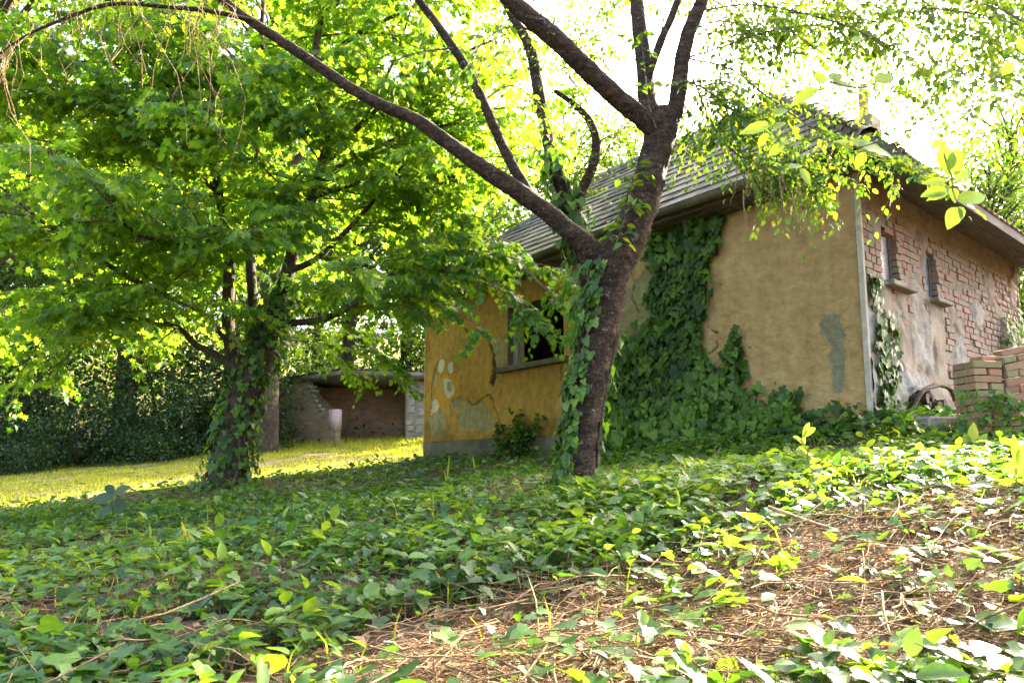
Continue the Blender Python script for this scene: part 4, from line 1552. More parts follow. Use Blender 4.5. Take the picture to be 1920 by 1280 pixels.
spray('leaf_spray', [(1770, 288), (1776, 310), (1784, 330), (1786, 355), (1798, 384), (1808, 388)], 1.75,
      [(1778, 322, 1768, 268, .5), (1782, 330, 1800, 275, .3), (1775, 340, 1728, 342, .8), (1776, 356, 1727, 366, .5), (1778, 362, 1736, 374, .9), (1790, 334, 1822, 318, .6), (1792, 342, 1830, 344, .9), (1786, 352, 1792, 380, .3), (1800, 380, 1850, 360, .7), (1796, 388, 1778, 428, .2), (1800, 386, 1806, 410, .3), (1812, 384, 1854, 408, 1.0)], 'bright backlit spray of large leaves hanging close at right')
spray('leaf_spray', [(1640, 158), (1612, 165), (1580, 160), (1556, 154), (1535, 164)], 2.1,
      [(1535, 165, 1481, 196, .9), (1545, 158, 1530, 132, .6), (1555, 150, 1582, 136, .8), (1560, 158, 1605, 160, 1.1), (1612, 168, 1650, 166, 1.1), (1640, 155, 1680, 138, .8), (1600, 80, 1620, 66, .8), (1590, 176, 1625, 172, 1.2)], 'dark spray of large leaves against the white sky')
spray('leaf_spray', [(1490, 200), (1462, 222), (1448, 240), (1462, 268)], 2.2,
      [(1450, 215, 1478, 202, .8), (1445, 235, 1385, 248, 1.0), (1440, 250, 1420, 276, .9), (1455, 240, 1472, 226, .9), (1470, 270, 1440, 292, .6), (1462, 272, 1482, 264, .8)], 'dark spray of large leaves before the cottage eave')
spray('leaf_spray', [(1660, 262), (1628, 272), (1604, 278), (1588, 270)], 2.0,
      [(1600, 280, 1575, 268, .7), (1610, 275, 1680, 288, 1.2), (1620, 285, 1605, 318, .6), (1500, 316, 1522, 348, .5), (1480, 316, 1505, 306, .9), (1590, 270, 1565, 262, 1.1), (1600, 272, 1625, 262, .8)], 'pale spray of large leaves over the gutter corner')
spray('leaf_spray', [(1960, 60), (1935, 80), (1915, 92), (1900, 116)], 1.8,
      [(1915, 90, 1893, 92, .9), (1918, 100, 1912, 68, .5), (1900, 118, 1880, 140, .3), (1768, 262, 1745, 280, .5)], 'few large leaves at the right edge of the sky')

# ------------------------------------------------------------------ slender tree behind the cherry
a = Acc()
sl = thing('slender_tree', 'slender dark tree stem standing between cherry trunk and cottage window', 'tree')
st = [(1108, 870, 30), (1106, 760, 27), (1104, 640, 25), (1100, 540, 24), (1090, 470, 24), (1072, 410, 25), (1055, 355, 26), (1036, 300, 26), (1022, 235, 25), (1008, 160, 24), (994, 90, 22), (960, 30, 17), (930, -30, 12)]
slp, _ = limb(a, poly(st, 7.2), radii(st, 7.2), 12, .06, .08, 8)
a.build('trunk', M['cherry_bark'], sl, True)
a = Acc()
st = [(1072, 410, 20), (1094, 350, 20), (1112, 310, 20), (1118, 265, 18), (1104, 225, 15), (1075, 195, 12), (1040, 170, 8)]
p2, _ = limb(a, poly(st, 7.2), radii(st, 7.2), 10, .05, .08, 9)
a.build('branch', M['cherry_bark'], sl, True)
wood, leaf = Acc(), Acc()
foliage(p2, 60, .35, 7, .055, LEAF_CHERRY, wood, leaf, .0, .8, .2, .003)
foliage(slp[len(slp) * 3 // 4:], 40, .4, 7, .065, LEAF_CHERRY, wood, leaf, .0, .8, .2, .003)
wood.build('twigs', M['twig'], sl)['kind'] = 'stuff'
leaf.build('crown', M['cherry'], sl)['kind'] = 'stuff'

# ------------------------------------------------------------------ maple
maple = thing('maple_tree', 'spreading green maple with several stems and ivy clad trunk on the left', 'tree')
MY = 9.6
STEMS = [
    ([(418, 960, 150), (424, 915, 104), (432, 870, 86), (442, 800, 80), (458, 740, 82), (478, 700, 80), (494, 660, 62), (508, 610, 54), (524, 560, 46), (540, 510, 40), (558, 440, 36), (585, 370, 31), (603, 310, 28), (618, 250, 27), (600, 190, 24), (590, 120, 22), (602, 30, 19), (620, -80, 14), (630, -200, 8)], 0, 'trunk'),
    ([(462, 740, 50), (447, 690, 44), (430, 630, 36), (428, 560, 33), (430, 480, 31), (424, 420, 29), (408, 360, 27), (400, 290, 26), (396, 210, 22), (392, 120, 18), (385, 0, 12), (380, -100, 7)], .15, 'stem'),
    ([(490, 690, 34), (478, 600, 28), (470, 500, 26), (474, 420, 25), (480, 320, 23), (482, 220, 20), (488, 110, 17), (494, 0, 13), (500, -120, 8)], .5, 'stem'),
    ([(478, 712, 26), (440, 690, 22), (400, 662, 20), (365, 645, 18), (335, 612, 16), (290, 600, 14), (200, 590, 12), (100, 596, 9), (20, 597, 6)], -.6, 'stem'),
    ([(510, 610, 26), (550, 605, 20), (600, 600, 18), (650, 578, 16), (695, 545, 14), (745, 508, 12), (810, 480, 10), (880, 470, 7)], -.5, 'stem'),
    ([(430, 640, 22), (370, 580, 17), (290, 545, 15), (200, 495, 14), (130, 450, 12), (70, 408, 10), (0, 350, 7)], -1.3, 'stem'),
    ([(540, 510, 20), (600, 480, 16), (680, 400, 13), (740, 330, 11), (800, 260, 8)], .6, 'stem'),
    ([(604, 310, 18), (660, 260, 15), (700, 190, 12), (740, 110, 9), (770, 20, 6)], .5, 'stem'),
    ([(408, 360, 18), (340, 300, 14), (260, 250, 11), (180, 170, 8)], -1.0, 'stem'),
    ([(396, 210, 16), (300, 150, 12), (220, 60, 8)], -.4, 'stem'),
    ([(600, 330, 16), (680, 290, 13), (770, 250, 11), (860, 232, 9), (950, 222, 6)], .2, 'stem'),
    ([(603, 310, 16), (690, 220, 13), (780, 150, 11), (870, 100, 9), (960, 60, 6)], -.3, 'stem'),
    ([(590, 120, 15), (680, 60, 12), (780, 10, 9), (880, -40, 6)], .4, 'stem'),
    ([(585, 370, 15), (680, 342, 12), (780, 330, 10), (880, 335, 8), (950, 350, 5)], -.5, 'stem'),
    ([(602, 30, 14), (700, -40, 11), (820, -90, 7)], -.4, 'stem'),
    ([(392, 120, 15), (300, 60, 12), (200, 0, 9), (80, -40, 6)], .3, 'stem'),
    ([(396, 240, 15), (280, 200, 12), (150, 180, 9), (40, 150, 7), (-60, 110, 5)], -.8, 'stem'),
    ([(405, 340, 15), (300, 320, 12), (180, 290, 9), (60, 260, 7), (-50, 250, 5)], .5, 'stem'),
    ([(425, 500, 16), (380, 470, 13), (330, 455, 11), (260, 440, 8), (190, 380, 6)], -2.0, 'stem'),
]
stems = []
for pts, dy, nm in STEMS:
    n = len(pts)
    pp = [P(p[0], p[1], MY + dy * i / (n - 1)) for i, p in enumerate(pts)]
    rr = [p[2] * (.68 if len(stems) else np.interp(i, [0, 1, 3], [.9, .72, .66])) / 2 / FOC * MY for i, p in enumerate(pts)]
    a = Acc()
    p, r = limb(a, pp, rr, 18 if nm == 'trunk' else 10, .07, .08, 50 + len(stems))
    a.build(nm, M['maple_bark'], maple, True)
    stems.append((p, nm))
CLEAR = [[(300, 660), (560, 640), (590, 690), (800, 690), (790, 870), (300, 900)],        # shed, grass and trunk stay open to view
         [(-200, 745), (400, 745), (400, 960), (-200, 960)],
         [(795, 600), (960, 600), (960, 900), (795, 900)], [(940, 640), (1130, 640), (1130, 900), (940, 900)],
         [(1090, -400), (2400, -400), (2400, 1000), (1090, 1000)],
         [(905, 380), (1060, 370), (1060, 455), (900, 470)]]


def keep_m(q):
    u, v, d = proj(q)
    k = (d > 3.0) & (q[:, 2] > .9)
    for c in CLEAR:
        k &= ~inpoly(u, v, c)
    # stay out of the cottage
    l = q - HR
    k &= ~(((l @ HX) > -.35) & ((l @ HY) < WL + .2) & (q[:, 2] < 5.5))
    return k


wood, leaf = Acc(), Acc()
tot = 0
for si, (p, nm) in enumerate(stems):
    main = si < 3
    n2 = (17 if main else 9)
    for i in range(n2):
        t = random.uniform(.42 if si == 0 else .25, .98)
        b = p[int(t * (len(p) - 1))]
        az = random.uniform(0, 2 * PI)
        L = random.uniform(1.2, 3.0) * (1.0 if main else .75) * (1.15 - .5 * max(0, (b[2] - 3) / 7))
        d = np.array([math.cos(az), math.sin(az) * .9, random.uniform(-.02, .45)])
        s = np.linspace(0, 1, 8)[:, None]
        c = b + d * L * s + np.array([0, 0, -.16]) * L * s ** 2
        c += (RNG.random((8, 3)) - .5) * .18 * s
        V, F = tubes(c[None], np.linspace(.016, .004, 8)[None], 5)
        if not keep_m(c[-1:])[0] and b[2] < 4:
            continue
        wood.add(V, F)
        foliage(c, int(9 + L * 8), .50, 11, .108, LEAF_MAPLE, wood, leaf, .15, .30, .30, .0032, keep_m, 0.0, nup=.8)
    foliage(p, 20 if main else 30, .62, 11, .105, LEAF_MAPLE, wood, leaf, .45 if main else .2, .35, .25, .0032, keep_m, nup=.8)
# the right-hand limb reaches in front of the window, with drooping fans of leaves
for pts, y0, y1, ntw in [([(745, 508), (830, 500), (900, 520), (960, 545), (1000, 585)], 9.1, 8.4, 26), ([(700, 545), (790, 560), (860, 590), (915, 620)], 9.1, 8.6, 14),
                         ([(810, 480), (900, 470), (980, 490), (1050, 505), (1085, 545)], 9.1, 8.2, 30), ([(880, 520), (950, 550), (1000, 590), (1030, 610)], 8.7, 8.2, 10),
                         ([(650, 578), (740, 570), (810, 590)], 9.2, 8.8, 12), ([(745, 470), (830, 440), (900, 440), (960, 455)], 9.2, 8.7, 26),
                         ([(980, 500), (1040, 560), (1075, 610), (1085, 660)], 8.3, 8.0, 8),
                         ([(800, 420), (860, 400), (900, 410)], 9.3, 9.0, 22), ([(690, 520), (760, 520), (830, 520), (900, 500)], 9.2, 8.9, 30), ([(720, 490), (790, 480), (860, 470), (930, 480)], 9.1, 8.8, 26)]:
    pp = poly(pts, y0, y1)
    p, _ = limb(wood, pp, np.linspace(.012, .004, len(pp)), 5, .1, .05)
    foliage(p, ntw, .26, 9, .105, LEAF_MAPLE, wood, leaf, .1, .3, .55, .0026, nup=1.2)
# bright low branches at the back over the shed, and the low fringe at left
for pts, y0, y1, ntw, tl in [([(520, 640), (580, 640), (640, 650), (700, 655), (750, 700)], 11.5, 13.0, 34, .32), ([(600, 645), (650, 680), (690, 720)], 12.0, 12.6, 16, .28), ([(690, 655), (740, 690), (770, 730)], 12.6, 13, 16, .28), ([(540, 640), (600, 620), (680, 615), (740, 640)], 11.5, 13, 30, .34),
                             ([(200, 600), (150, 640), (110, 690), (105, 710)], 9.0, 9.2, 14, .25), ([(90, 620), (50, 680), (20, 740)], 9.2, 9.4, 14, .28), ([(330, 615), (300, 640), (290, 660)], 9.2, 9.2, 9, .2), ([(20, 560), (-40, 640), (-60, 700)], 9.0, 9.0, 16, .3)]:
    pp = poly(pts, y0, y1)
    p, _ = limb(wood, pp, np.linspace(.012, .004, len(pp)), 5, .1, .05)
    foliage(p, ntw, tl, 8, .10, LEAF_MAPLE, wood, leaf, .1, .5, .35, .003, nup=1.0)
wood.build('twigs', M['twig'], maple)['kind'] = 'stuff'
o = leaf.build('crown', M['maple'], maple)
o['kind'] = 'stuff'
print('maple leaf verts', leaf.n)

# ------------------------------------------------------------------ ivy
def ivy_on_wall(name, label, polys, maph, n, size, nrm, thick, stem_lines=(), zthick=None):
    root = thing(name, label, 'ivy', group='ivy climbing the walls and trunks')
    A = np.concatenate([np.array(p) for p in polys])
    lo, hi = A.min(0), A.max(0)
    L = Acc()
    got = []
    while sum(len(g_) for g_ in got) < n:
        q = lo + RNG.random((n * 2, 2)) * (hi - lo)
        k = np.zeros(len(q), bool)
        a_, b_ = wob(q[:, 0], q[:, 1], .13, 5.0, 91)
        far_ = RNG.random(len(q)) < .12
        a_ = a_ + far_ * RNG.normal(size=len(q)) * .10
        b_ = b_ + far_ * RNG.normal(size=len(q)) * .10
        for p in polys:
            k |= inpoly(a_, b_, p)
        got.append(q[k])
    q = np.concatenate(got)[:n]
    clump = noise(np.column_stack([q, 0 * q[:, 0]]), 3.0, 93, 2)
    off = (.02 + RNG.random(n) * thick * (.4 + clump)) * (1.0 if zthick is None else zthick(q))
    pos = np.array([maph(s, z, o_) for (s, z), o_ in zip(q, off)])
    up = np.array([0, 0, 1.0])
    nr = nrm + up * .45 + unit(n) * .45
    sd = np.cross(nrm, up)
    tip = -up * (.8 + .4 * RNG.random((n, 1))) + sd * RNG.normal(size=(n, 1)) * .7 + nrm * .25
    r = np.clip(RNG.random(n) ** 1.4 * .9 + (clump - .5) * .5 + off * 1.2, 0, 1)  # leaves nearer the wall get darker: shade inside the ivy put into leaf tone
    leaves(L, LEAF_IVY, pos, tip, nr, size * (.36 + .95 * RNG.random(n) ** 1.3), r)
    L.build('leaves', M['ivy_wall'], root)['kind'] = 'stuff'
    S_ = Acc()
    for ln in stem_lines:
        p3 = [np.array(maph(s, z, .02)) for s, z in ln]
        limb(S_, p3, np.linspace(.014, .004, len(p3)), 5, .06, .1)
    if S_.n:
        S_.build('stems', M['twig'], root)['kind'] = 'stuff'
    return root


mA = lambda s, z, o_: HW(-o_, s, z)
mB = lambda s, z, o_: HW(s, -o_, z)
nA, nB = -HX, -HY
pw = lambda pts: [HA(*q) for q in pts]
pb = lambda pts: [HB(*q) for q in pts]
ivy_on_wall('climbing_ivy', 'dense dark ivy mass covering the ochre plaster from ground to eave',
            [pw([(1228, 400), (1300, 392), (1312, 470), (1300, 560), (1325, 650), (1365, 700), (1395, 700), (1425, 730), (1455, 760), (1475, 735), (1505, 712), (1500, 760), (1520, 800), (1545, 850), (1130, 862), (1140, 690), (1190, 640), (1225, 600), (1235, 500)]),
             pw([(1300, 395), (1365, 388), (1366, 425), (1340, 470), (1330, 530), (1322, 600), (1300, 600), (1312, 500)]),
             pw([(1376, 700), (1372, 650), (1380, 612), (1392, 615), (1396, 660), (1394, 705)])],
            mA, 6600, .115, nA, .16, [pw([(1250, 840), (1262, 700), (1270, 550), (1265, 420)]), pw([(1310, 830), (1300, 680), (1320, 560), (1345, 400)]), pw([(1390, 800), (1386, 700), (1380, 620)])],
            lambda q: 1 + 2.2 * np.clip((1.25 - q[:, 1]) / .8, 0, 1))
ivy_on_wall('climbing_ivy', 'narrow ivy strand climbing the pale corner of the brick wall',
            [pb([(1620, 505), (1640, 520), (1650, 575), (1664, 600), (1672, 700), (1666, 790), (1630, 800), (1634, 700), (1626, 600)])], mB, 420, .105, nB, .10, [pb([(1645, 780), (1650, 690), (1640, 600), (1626, 515)])])
ivy_on_wall('climbing_ivy', 'small ivy clump on the far part of the brick wall above the brick pile',
            [pb([(1872, 600), (1885, 585), (1902, 630), (1908, 680), (1870, 690)]), pb([(1910, 560), (1935, 540), (1940, 680), (1915, 650)])], mB, 330, .11, nB, .2)


def ivy_on_trunk(label, path, rad0, t0, t1, n, size, a0, a1, mat=None, width=.06, bias=1.0):
    root = thing('climbing_ivy', label, 'ivy', group='ivy climbing the walls and trunks')
    path = np.asarray(path)
    K = len(path)
    t = t0 + (t1 - t0) * RNG.random(n) ** bias
    fi = t * (K - 1)
    i = np.minimum(fi.astype(int), K - 2)
    c = path[i] + (path[i + 1] - path[i]) * (fi - i)[:, None]
    r = np.asarray(rad0)[i]
    th = a0 + (a1 - a0) * RNG.random(n)
    ov = np.column_stack([np.cos(th), np.sin(th), 0 * th])
    pos = c + ov * (r + .01 + RNG.random(n) * width)[:, None]
    nr = ov + np.array([0, 0, .5]) + unit(n) * .4
    tip = np.array([0, 0, -1.0]) + unit(n) * .5 + ov * .35
    L = Acc()
    leaves(L, LEAF_IVY, pos, tip, nr, size * (.55 + .7 * RNG.random(n)), np.clip(RNG.random(n) ** 1.1, 0, 1))
    L.build('leaves', M['ivy_wall'], root)['kind'] = 'stuff'
    S_ = Acc()
    for k in range(3):
        th = a0 + (a1 - a0) * (k + .5) / 3
        ids = np.linspace(int(t0 * (K - 1)), int(t1 * (K - 1)), 9).astype(int)
        pts = [path[j] + np.array([math.cos(th + .25 * math.sin(j)), math.sin(th + .25 * math.sin(j)), 0]) * (rad0[j] + .012) for j in ids]
        limb(S_, pts, np.linspace(.014, .005, 9), 5, .06, .1)
    S_.build('stems', M['twig'], root)['kind'] = 'stuff'


mp_, mnm = stems[0]
mr_ = np.interp(np.linspace(0, 1, len(mp_)), np.linspace(0, 1, len(STEMS[0][0])), [p[2] * .68 / 2 / FOC * MY for p in STEMS[0][0]])
ivy_on_trunk('ivy wrapped round the maple trunk up to its first fork', mp_, mr_, .03, .34, 900, .105, 0, 2 * PI, width=.13)
ivy_on_trunk('ivy strand along the left edge of the dark cherry trunk', trp, trr, .05, .60, 430, .072, rad(150), rad(250), width=.075, bias=1.2)
ivy_on_trunk('few pale ivy leaves on the right foot of the cherry trunk', trp, trr, .05, .42, 26, .08, rad(-30), rad(20), width=.05)
slr = np.full(len(slp), .07)
ivy_on_trunk('bright ivy on the slender stem beside the cherry fork', slp, slr, .38, .62, 210, .115, 0, 2 * PI, width=.16)
ivy_on_trunk('darker ivy low on the slender stem behind the cherry trunk', slp, slr, .10, .38, 190, .10, rad(120), rad(330), width=.16)

# ------------------------------------------------------------------ ground cover
def scatter(n, ylo, yhi, pw_=1.0, pad=1.15):
    y = ylo + (yhi - ylo) * RNG.random(n) ** pw_
    x = (RNG.random(n) * 2 - 1) * (.76 * y * pad + .2)
    return x, y


def outside_house(x, y, pad=0.0):
    l0 = (x - HR[0]) * HX[0] + (y - HR[1]) * HX[1]
    l1 = (x - HR[0]) * HY[0] + (y - HR[1]) * HY[1]
    return ~((l0 > -pad) & (l0 < WB + pad) & (l1 > -pad) & (l1 < WL + pad))


ivyL, stemA = Acc(), Acc()
for n, ylo, yhi, sz in [(34000, 1.3, 4.2, .054), (40000, 3.4, 8.0, .056), (30000, 6.5, 15.0, .07)]:
    x, y = scatter(n, ylo, yhi, .75)
    q = np.column_stack([x, y, 0 * x])
    den = np.clip((noise(q, 1.7, 101, 3) - .27) * 3.6, .10, 1.0)
    mmask = meadow_mask(x, y)
    den *= (1 - .97 * mmask) * (1 - .79 * straw_mask(x, y))
    k = (RNG.random(n) < den) & outside_house(x, y)
    x, y = x[k], y[k]
    n = len(x)
    q = np.column_stack([x, y, 0 * x])
    z = G(x, y)
    h = .015 + .10 * RNG.random(n) ** 1.3 * (.4 + 1.2 * noise(q, 2.0, 103, 2))
    pos = np.column_stack([x, y, z + h])
    tip = unit(n)
    tip[:, 2] = tip[:, 2] * .35 - .12
    nr = unit(n) * .42
    nr[:, 2] += .9
    r = np.clip(RNG.random(n) ** 1.55 * .9 + (noise(q, .8, 105, 2) - .5) * .7 + .02 - .25 * np.clip((x + 0 * y - .5) / 2.5, 0, 1) * (y < 5), 0, 1)
    ls = sz * (.38 + 1.15 * RNG.random(n) ** 1.6)
    oth = RNG.random(n) < .22 * (noise(q, 1.6, 131, 2) > .45)
    leaves(ivyL, LEAF_IVY, pos[~oth], tip[~oth], nr[~oth], ls[~oth], r[~oth])
    tip[:, 2] += .35 * oth
    leaves(ivyL, LEAF_CHERRY, pos[oth] + [0, 0, .02], tip[oth], nr[oth], ls[oth] * 1.35, np.clip(r[oth] + .3, 0, 1))
    if ylo < 3:
        kk = RNG.random(n) < .5
        b0 = pos[kk]
        e0 = np.column_stack([b0[:, 0] + RNG.normal(size=kk.sum()) * .02, b0[:, 1] + RNG.normal(size=kk.sum()) * .02, z[kk] - .01])
        V, F = tubes(np.stack([e0, (b0 + e0) / 2 + RNG.normal(size=b0.shape) * .006, b0], 1), np.full((len(b0), 3), .0013), 3)
        stemA.add(V, F)
o = ivyL.build('ground_ivy', M['ivy'])
tag(o, 'low green ivy leaves carpeting the shaded ground before the cottage', 'ivy', kind='stuff')
o = stemA.build('ivy_stalks', M['dry_twig'])
tag(o, 'thin upright leaf stalks among the foreground ivy', 'stalks', kind='stuff')
print('ground ivy verts', ivyL.n)

# plants thick along the wall foot
wf = Acc()
n = 3200
s = RNG.random(n)
y_ = np.where(s < .62, RNG.random(n) * 4.0 - .1, 0)
x_ = np.where(s < .62, -RNG.random(n) ** 1.4 * .8, 0)
k2 = s >= .62
x_[k2] = RNG.random(k2.sum()) * 3.0 - .4
y_[k2] = -RNG.random(k2.sum()) ** 1.3 * 1.1
W = HR + np.outer(x_, HX) + np.outer(y_, HY)
W[:, 2] = G(W[:, 0], W[:, 1]) + RNG.random(n) ** 1.5 * .32 * np.exp(-np.hypot(np.minimum(x_, 0), np.minimum(y_, 0)) * 1.2)
k = outside_house(W[:, 0], W[:, 1])
W = W[k]
n = len(W)
tip = unit(n)
tip[:, 2] = tip[:, 2] * .4 - .1
nr = unit(n) * .6 + np.array([-.3, -.5, .8])
leaves(wf, LEAF_IVY, W, tip, nr, .085 * (.5 + .8 * RNG.random(n)), np.clip(RNG.random(n) ** 1.2, 0, 1))
o = wf.build('wall_foot_plants', M['ivy_wall'])
tag(o, 'tangled low plants along the foot of the cottage walls', 'plants', kind='stuff')

# dead twigs, dry stems and leaf litter
tw = []
n = 9500
x, y = scatter(n, 1.25, 7.2, 1.15)
smk = straw_mask(x, y)
k = RNG.random(n) < np.clip(smk * 1.0 + .10, 0, 1)
x, y, smk = x[k], y[k], smk[k]
n = len(x)
L = (.10 + .55 * RNG.random(n) ** 2.2)
az = RNG.normal(size=n) * .55 + np.where(RNG.random(n) < .5, 0, PI) + np.where(RNG.random(n) < .25, 1.2, 0)
s = np.linspace(-.5, .5, 6)
cx = x[:, None] + np.cos(az)[:, None] * L[:, None] * s
cyy = y[:, None] + np.sin(az)[:, None] * L[:, None] * s
bend = RNG.normal(size=(n, 1)) * .12 * L[:, None]
cx += -np.sin(az)[:, None] * bend * (1 - 4 * s ** 2)
cyy += np.cos(az)[:, None] * bend * (1 - 4 * s ** 2)
cz = G(cx, cyy) + .008 + (RNG.random((n, 1)) * .05) + RNG.normal(size=(n, 1)) * .07 * s * L[:, None] * 2 + .03 * RNG.random((n, 6))
pts = np.stack([cx, cyy, np.maximum(cz, G(cx, cyy) + .003)], -1)
V, F = tubes(pts, (.0010 + .0030 * RNG.random((n, 1)) ** 2.5) * np.linspace(1, .55, 6)[None], 4)
me = mesh_np('dead_twigs', V, F)
tag(put('dead_twigs', me, M['dry_twig']), 'dry twigs and ivy runners strewn over the sunlit foreground', 'twigs', kind='stuff')
# short upright stubble in the sun patch
n = 5000
x, y = scatter(n, 1.25, 4.6, .9)
k = RNG.random(n) < np.clip(straw_mask(x, y) * .9 + .06, 0, 1)
x, y = x[k], y[k]
n = len(x)
z = G(x, y)
h = .02 + .06 * RNG.random(n) ** 1.5
b0 = np.column_stack([x, y, z - .005])
tp = b0 + np.column_stack([RNG.normal(size=n) * .02, RNG.normal(size=n) * .02, h])
mid = (b0 + tp) / 2 + RNG.normal(size=(n, 3)) * .006
V, F = tubes(np.stack([b0, mid, tp], 1), np.broadcast_to(np.array([.0022, .0018, .001]), (n, 3)), 3)
tag(put('dry_stubble', mesh_np('dry_stubble', V, F), M['dry_twig']), 'short dry upright stubble between the foreground ivy leaves', 'stubble', kind='stuff')
lit = Acc()
for n, ylo, yhi in [(16000, 1.3, 5.0), (9000, 4.5, 13.0)]:
    x, y = scatter(n, ylo, yhi, .8)
    k = (RNG.random(n) < .25 + .75 * straw_mask(x, y)) & outside_house(x, y)
    x, y = x[k], y[k]
    n = len(x)
    pos = np.column_stack([x, y, G(x, y) + .006 + .03 * RNG.random(n)])
    tip = unit(n)
    tip[:, 2] *= .25
    nr = unit(n) * .45 + np.array([0, 0, .9])
    leaves(lit, LEAF_SIMPLE, pos, tip, nr, .018 + .05 * RNG.random(n) ** 2)
tag(lit.build('leaf_litter', M['litter']), 'brown dead leaf litter lying between the ivy', 'litter', kind='stuff')

# grass
def blades(acc, x, y, h, w, lean=.35):
    n = len(x)
    b0 = np.column_stack([x, y, G(x, y) - .01])
    az = RNG.random(n) * 2 * PI
    d = np.column_stack([np.cos(az), np.sin(az), 0 * az])
    sd = np.column_stack([-np.sin(az + .6), np.cos(az + .6), 0 * az]) * w[:, None]
    md = b0 + d * (h * lean * .35)[:, None] + np.array([0, 0, 1.0]) * (h * .6)[:, None]
    tp = b0 + d * (h * lean * 1.1)[:, None] + np.array([0, 0, 1.0]) * (h * .95)[:, None]
    V = np.stack([b0 - sd, b0 + sd, md + sd * .8, md - sd * .8, tp], 1).reshape(-1, 3)
    i = np.arange(n)[:, None] * 5
    r = RNG.random(n)
    acc.add(V, np.concatenate([i + [0, 1, 2], i + [0, 2, 3], i + [3, 2, 4]]), np.tile(r, 3))


gr = Acc()
n = 130000
y = 7.5 + 17 * RNG.random(n) ** .8
x = -.78 * y + (.78 * y + 1.5) * RNG.random(n)
mmk = meadow_mask(x, y)
q = np.column_stack([x, y, 0 * x])
thin = noise(q, 1.3, 107, 2)
pd_, _ = segdist(*wob_g(x, y), pth)
k = (RNG.random(n) < mmk * np.clip(1.7 - thin * 2.0, .10, 1) * np.clip((pd_ - .2) / .25, .04, 1)) & outside_house(x, y, .05)
x, y = x[k], y[k]
n = len(x)
tall = noise(np.column_stack([x, y, 0 * x]), .9, 109, 2)
edge = np.clip((y - 17.5) / 3, 0, 1)
blades(gr, x, y, (.025 + .12 * RNG.random(n) ** 1.5 * tall + .16 * edge * RNG.random(n) ** 2), .004 + .004 * RNG.random(n) + .003 * edge)
tag(gr.build('meadow_grass', M['grass']), 'short yellow green sunlit grass left of the cottage', 'grass', kind='stuff')
print('grass', n)
gl = Acc()
n = 2600
x, y = scatter(n, 1.6, 12.0, .9)
k = (noise(np.column_stack([x, y, 0 * x]), 1.1, 111, 2) > .48) & outside_house(x, y)
x, y = x[k], y[k]
blades(gl, x, y, .06 + .16 * RNG.random(len(x)) ** 2, np.full(len(x), .003), .5)
tag(gl.build('sparse_grass', M['grass']), 'sparse grass blades rising out of the shaded ivy', 'grass', kind='stuff')


# ------------------------------------------------------------------ single weeds
def big_blade(acc, pts, w, r=.5):
    p, _ = catmull(pts, np.zeros(len(pts)), .02)
    n = len(p)
    t = np.linspace(0, 1, n)
    T = np.gradient(p, axis=0)
    sd = np.cross(T, [0, -1.0, .35])
    sd /= np.linalg.norm(sd, axis=1, keepdims=True) + 1e-9
    ww = w * np.sin(PI * np.clip(t * .93 + .07, 0, 1)) ** .7
    V = np.concatenate([p - sd * ww[:, None], p + [0, .004, -.004], p + sd * ww[:, None]])
    I = np.arange(n - 1)
    F = np.concatenate([np.column_stack([I, I + n, I + n + 1, I + 1]), np.column_stack([I + n, I + 2 * n, I + 2 * n + 1, I + n + 1])])
    acc.add(V, F, r)


def weed(name, label, cat, base, y, stem_px, leaf_px, stem_r=.003, mat='weed', group=None):
    """leaf_px: (u0,v0,u1,v1,half width px)"""
    b = P(base[0], base[1], y)
    b[2] = g1(b[0], b[1])
    root = thing(name, label, cat, tuple(b), 0, group)
    if stem_px:
        a = Acc()
        pts = [b - b] + [P(u, v, y) - b for u, v in stem_px]
        limb(a, pts, np.linspace(stem_r, stem_r * .55, len(pts)), 6, .02, .05)
        a.build('stem', M['stem'], root, True)
    for i, (u0, v0, u1, v1, hw) in enumerate(leaf_px):
        a = Acc()
        p0, p1 = P(u0, v0, y) - b, P(u1, v1, y - random.uniform(-.05, .05)) - b
        mid = (p0 + p1) / 2 + np.array([0, 0, np.linalg.norm(p1 - p0) * .08])
        big_blade(a, [p0, mid, p1], hw / FOC * y, random.uniform(.2, 1))
        a.build('leaf', M[mat], root, True)
    return root


M['stem'] = simple('green_stem', [(.3, (.10, .12, .03)), (.7, (.18, .18, .06))], 20)
weed('weed_sprout', 'tall yellow green sprout lit by the sun in front of the wall ivy', 'weed', (1535, 950), 3.2,
     [(1530, 915), (1520, 880), (1514, 850), (1508, 832)],
     [(1508, 832, 1486, 818, 5), (1508, 832, 1506, 818, 4), (1506, 820, 1518, 791, 5), (1507, 818, 1530, 802, 6), (1512, 850, 1500, 838, 3), (1514, 852, 1526, 852, 3), (1518, 868, 1540, 862, 5), (1520, 875, 1542, 876, 5), (1522, 885, 1510, 880, 4), (1526, 895, 1545, 892, 4), (1530, 905, 1560, 890, 5), (1530, 912, 1512, 905, 4), (1532, 925, 1550, 935, 6), (1533, 930, 1510, 935, 6)])
weed('dock_plant', 'broad leaved dock plant with one upright oval leaf by the brick pile', 'weed', (1822, 852), 5.6,
     [(1823, 835)], [(1823, 845, 1826, 791, 11), (1821, 848, 1808, 812, 9), (1826, 846, 1852, 812, 7), (1824, 848, 1845, 832, 6), (1822, 850, 1800, 842, 6)])
weed('dandelion_plant', 'glowing yellow green toothed leaves at the right edge of the crest', 'weed', (1905, 915), 3.0,
     [(1906, 895)], [(1908, 870, 1900, 814, 9), (1910, 872, 1925, 828, 10), (1905, 890, 1886, 868, 13), (1908, 895, 1925, 872, 13), (1904, 905, 1872, 908, 8), (1908, 900, 1935, 905, 10)])
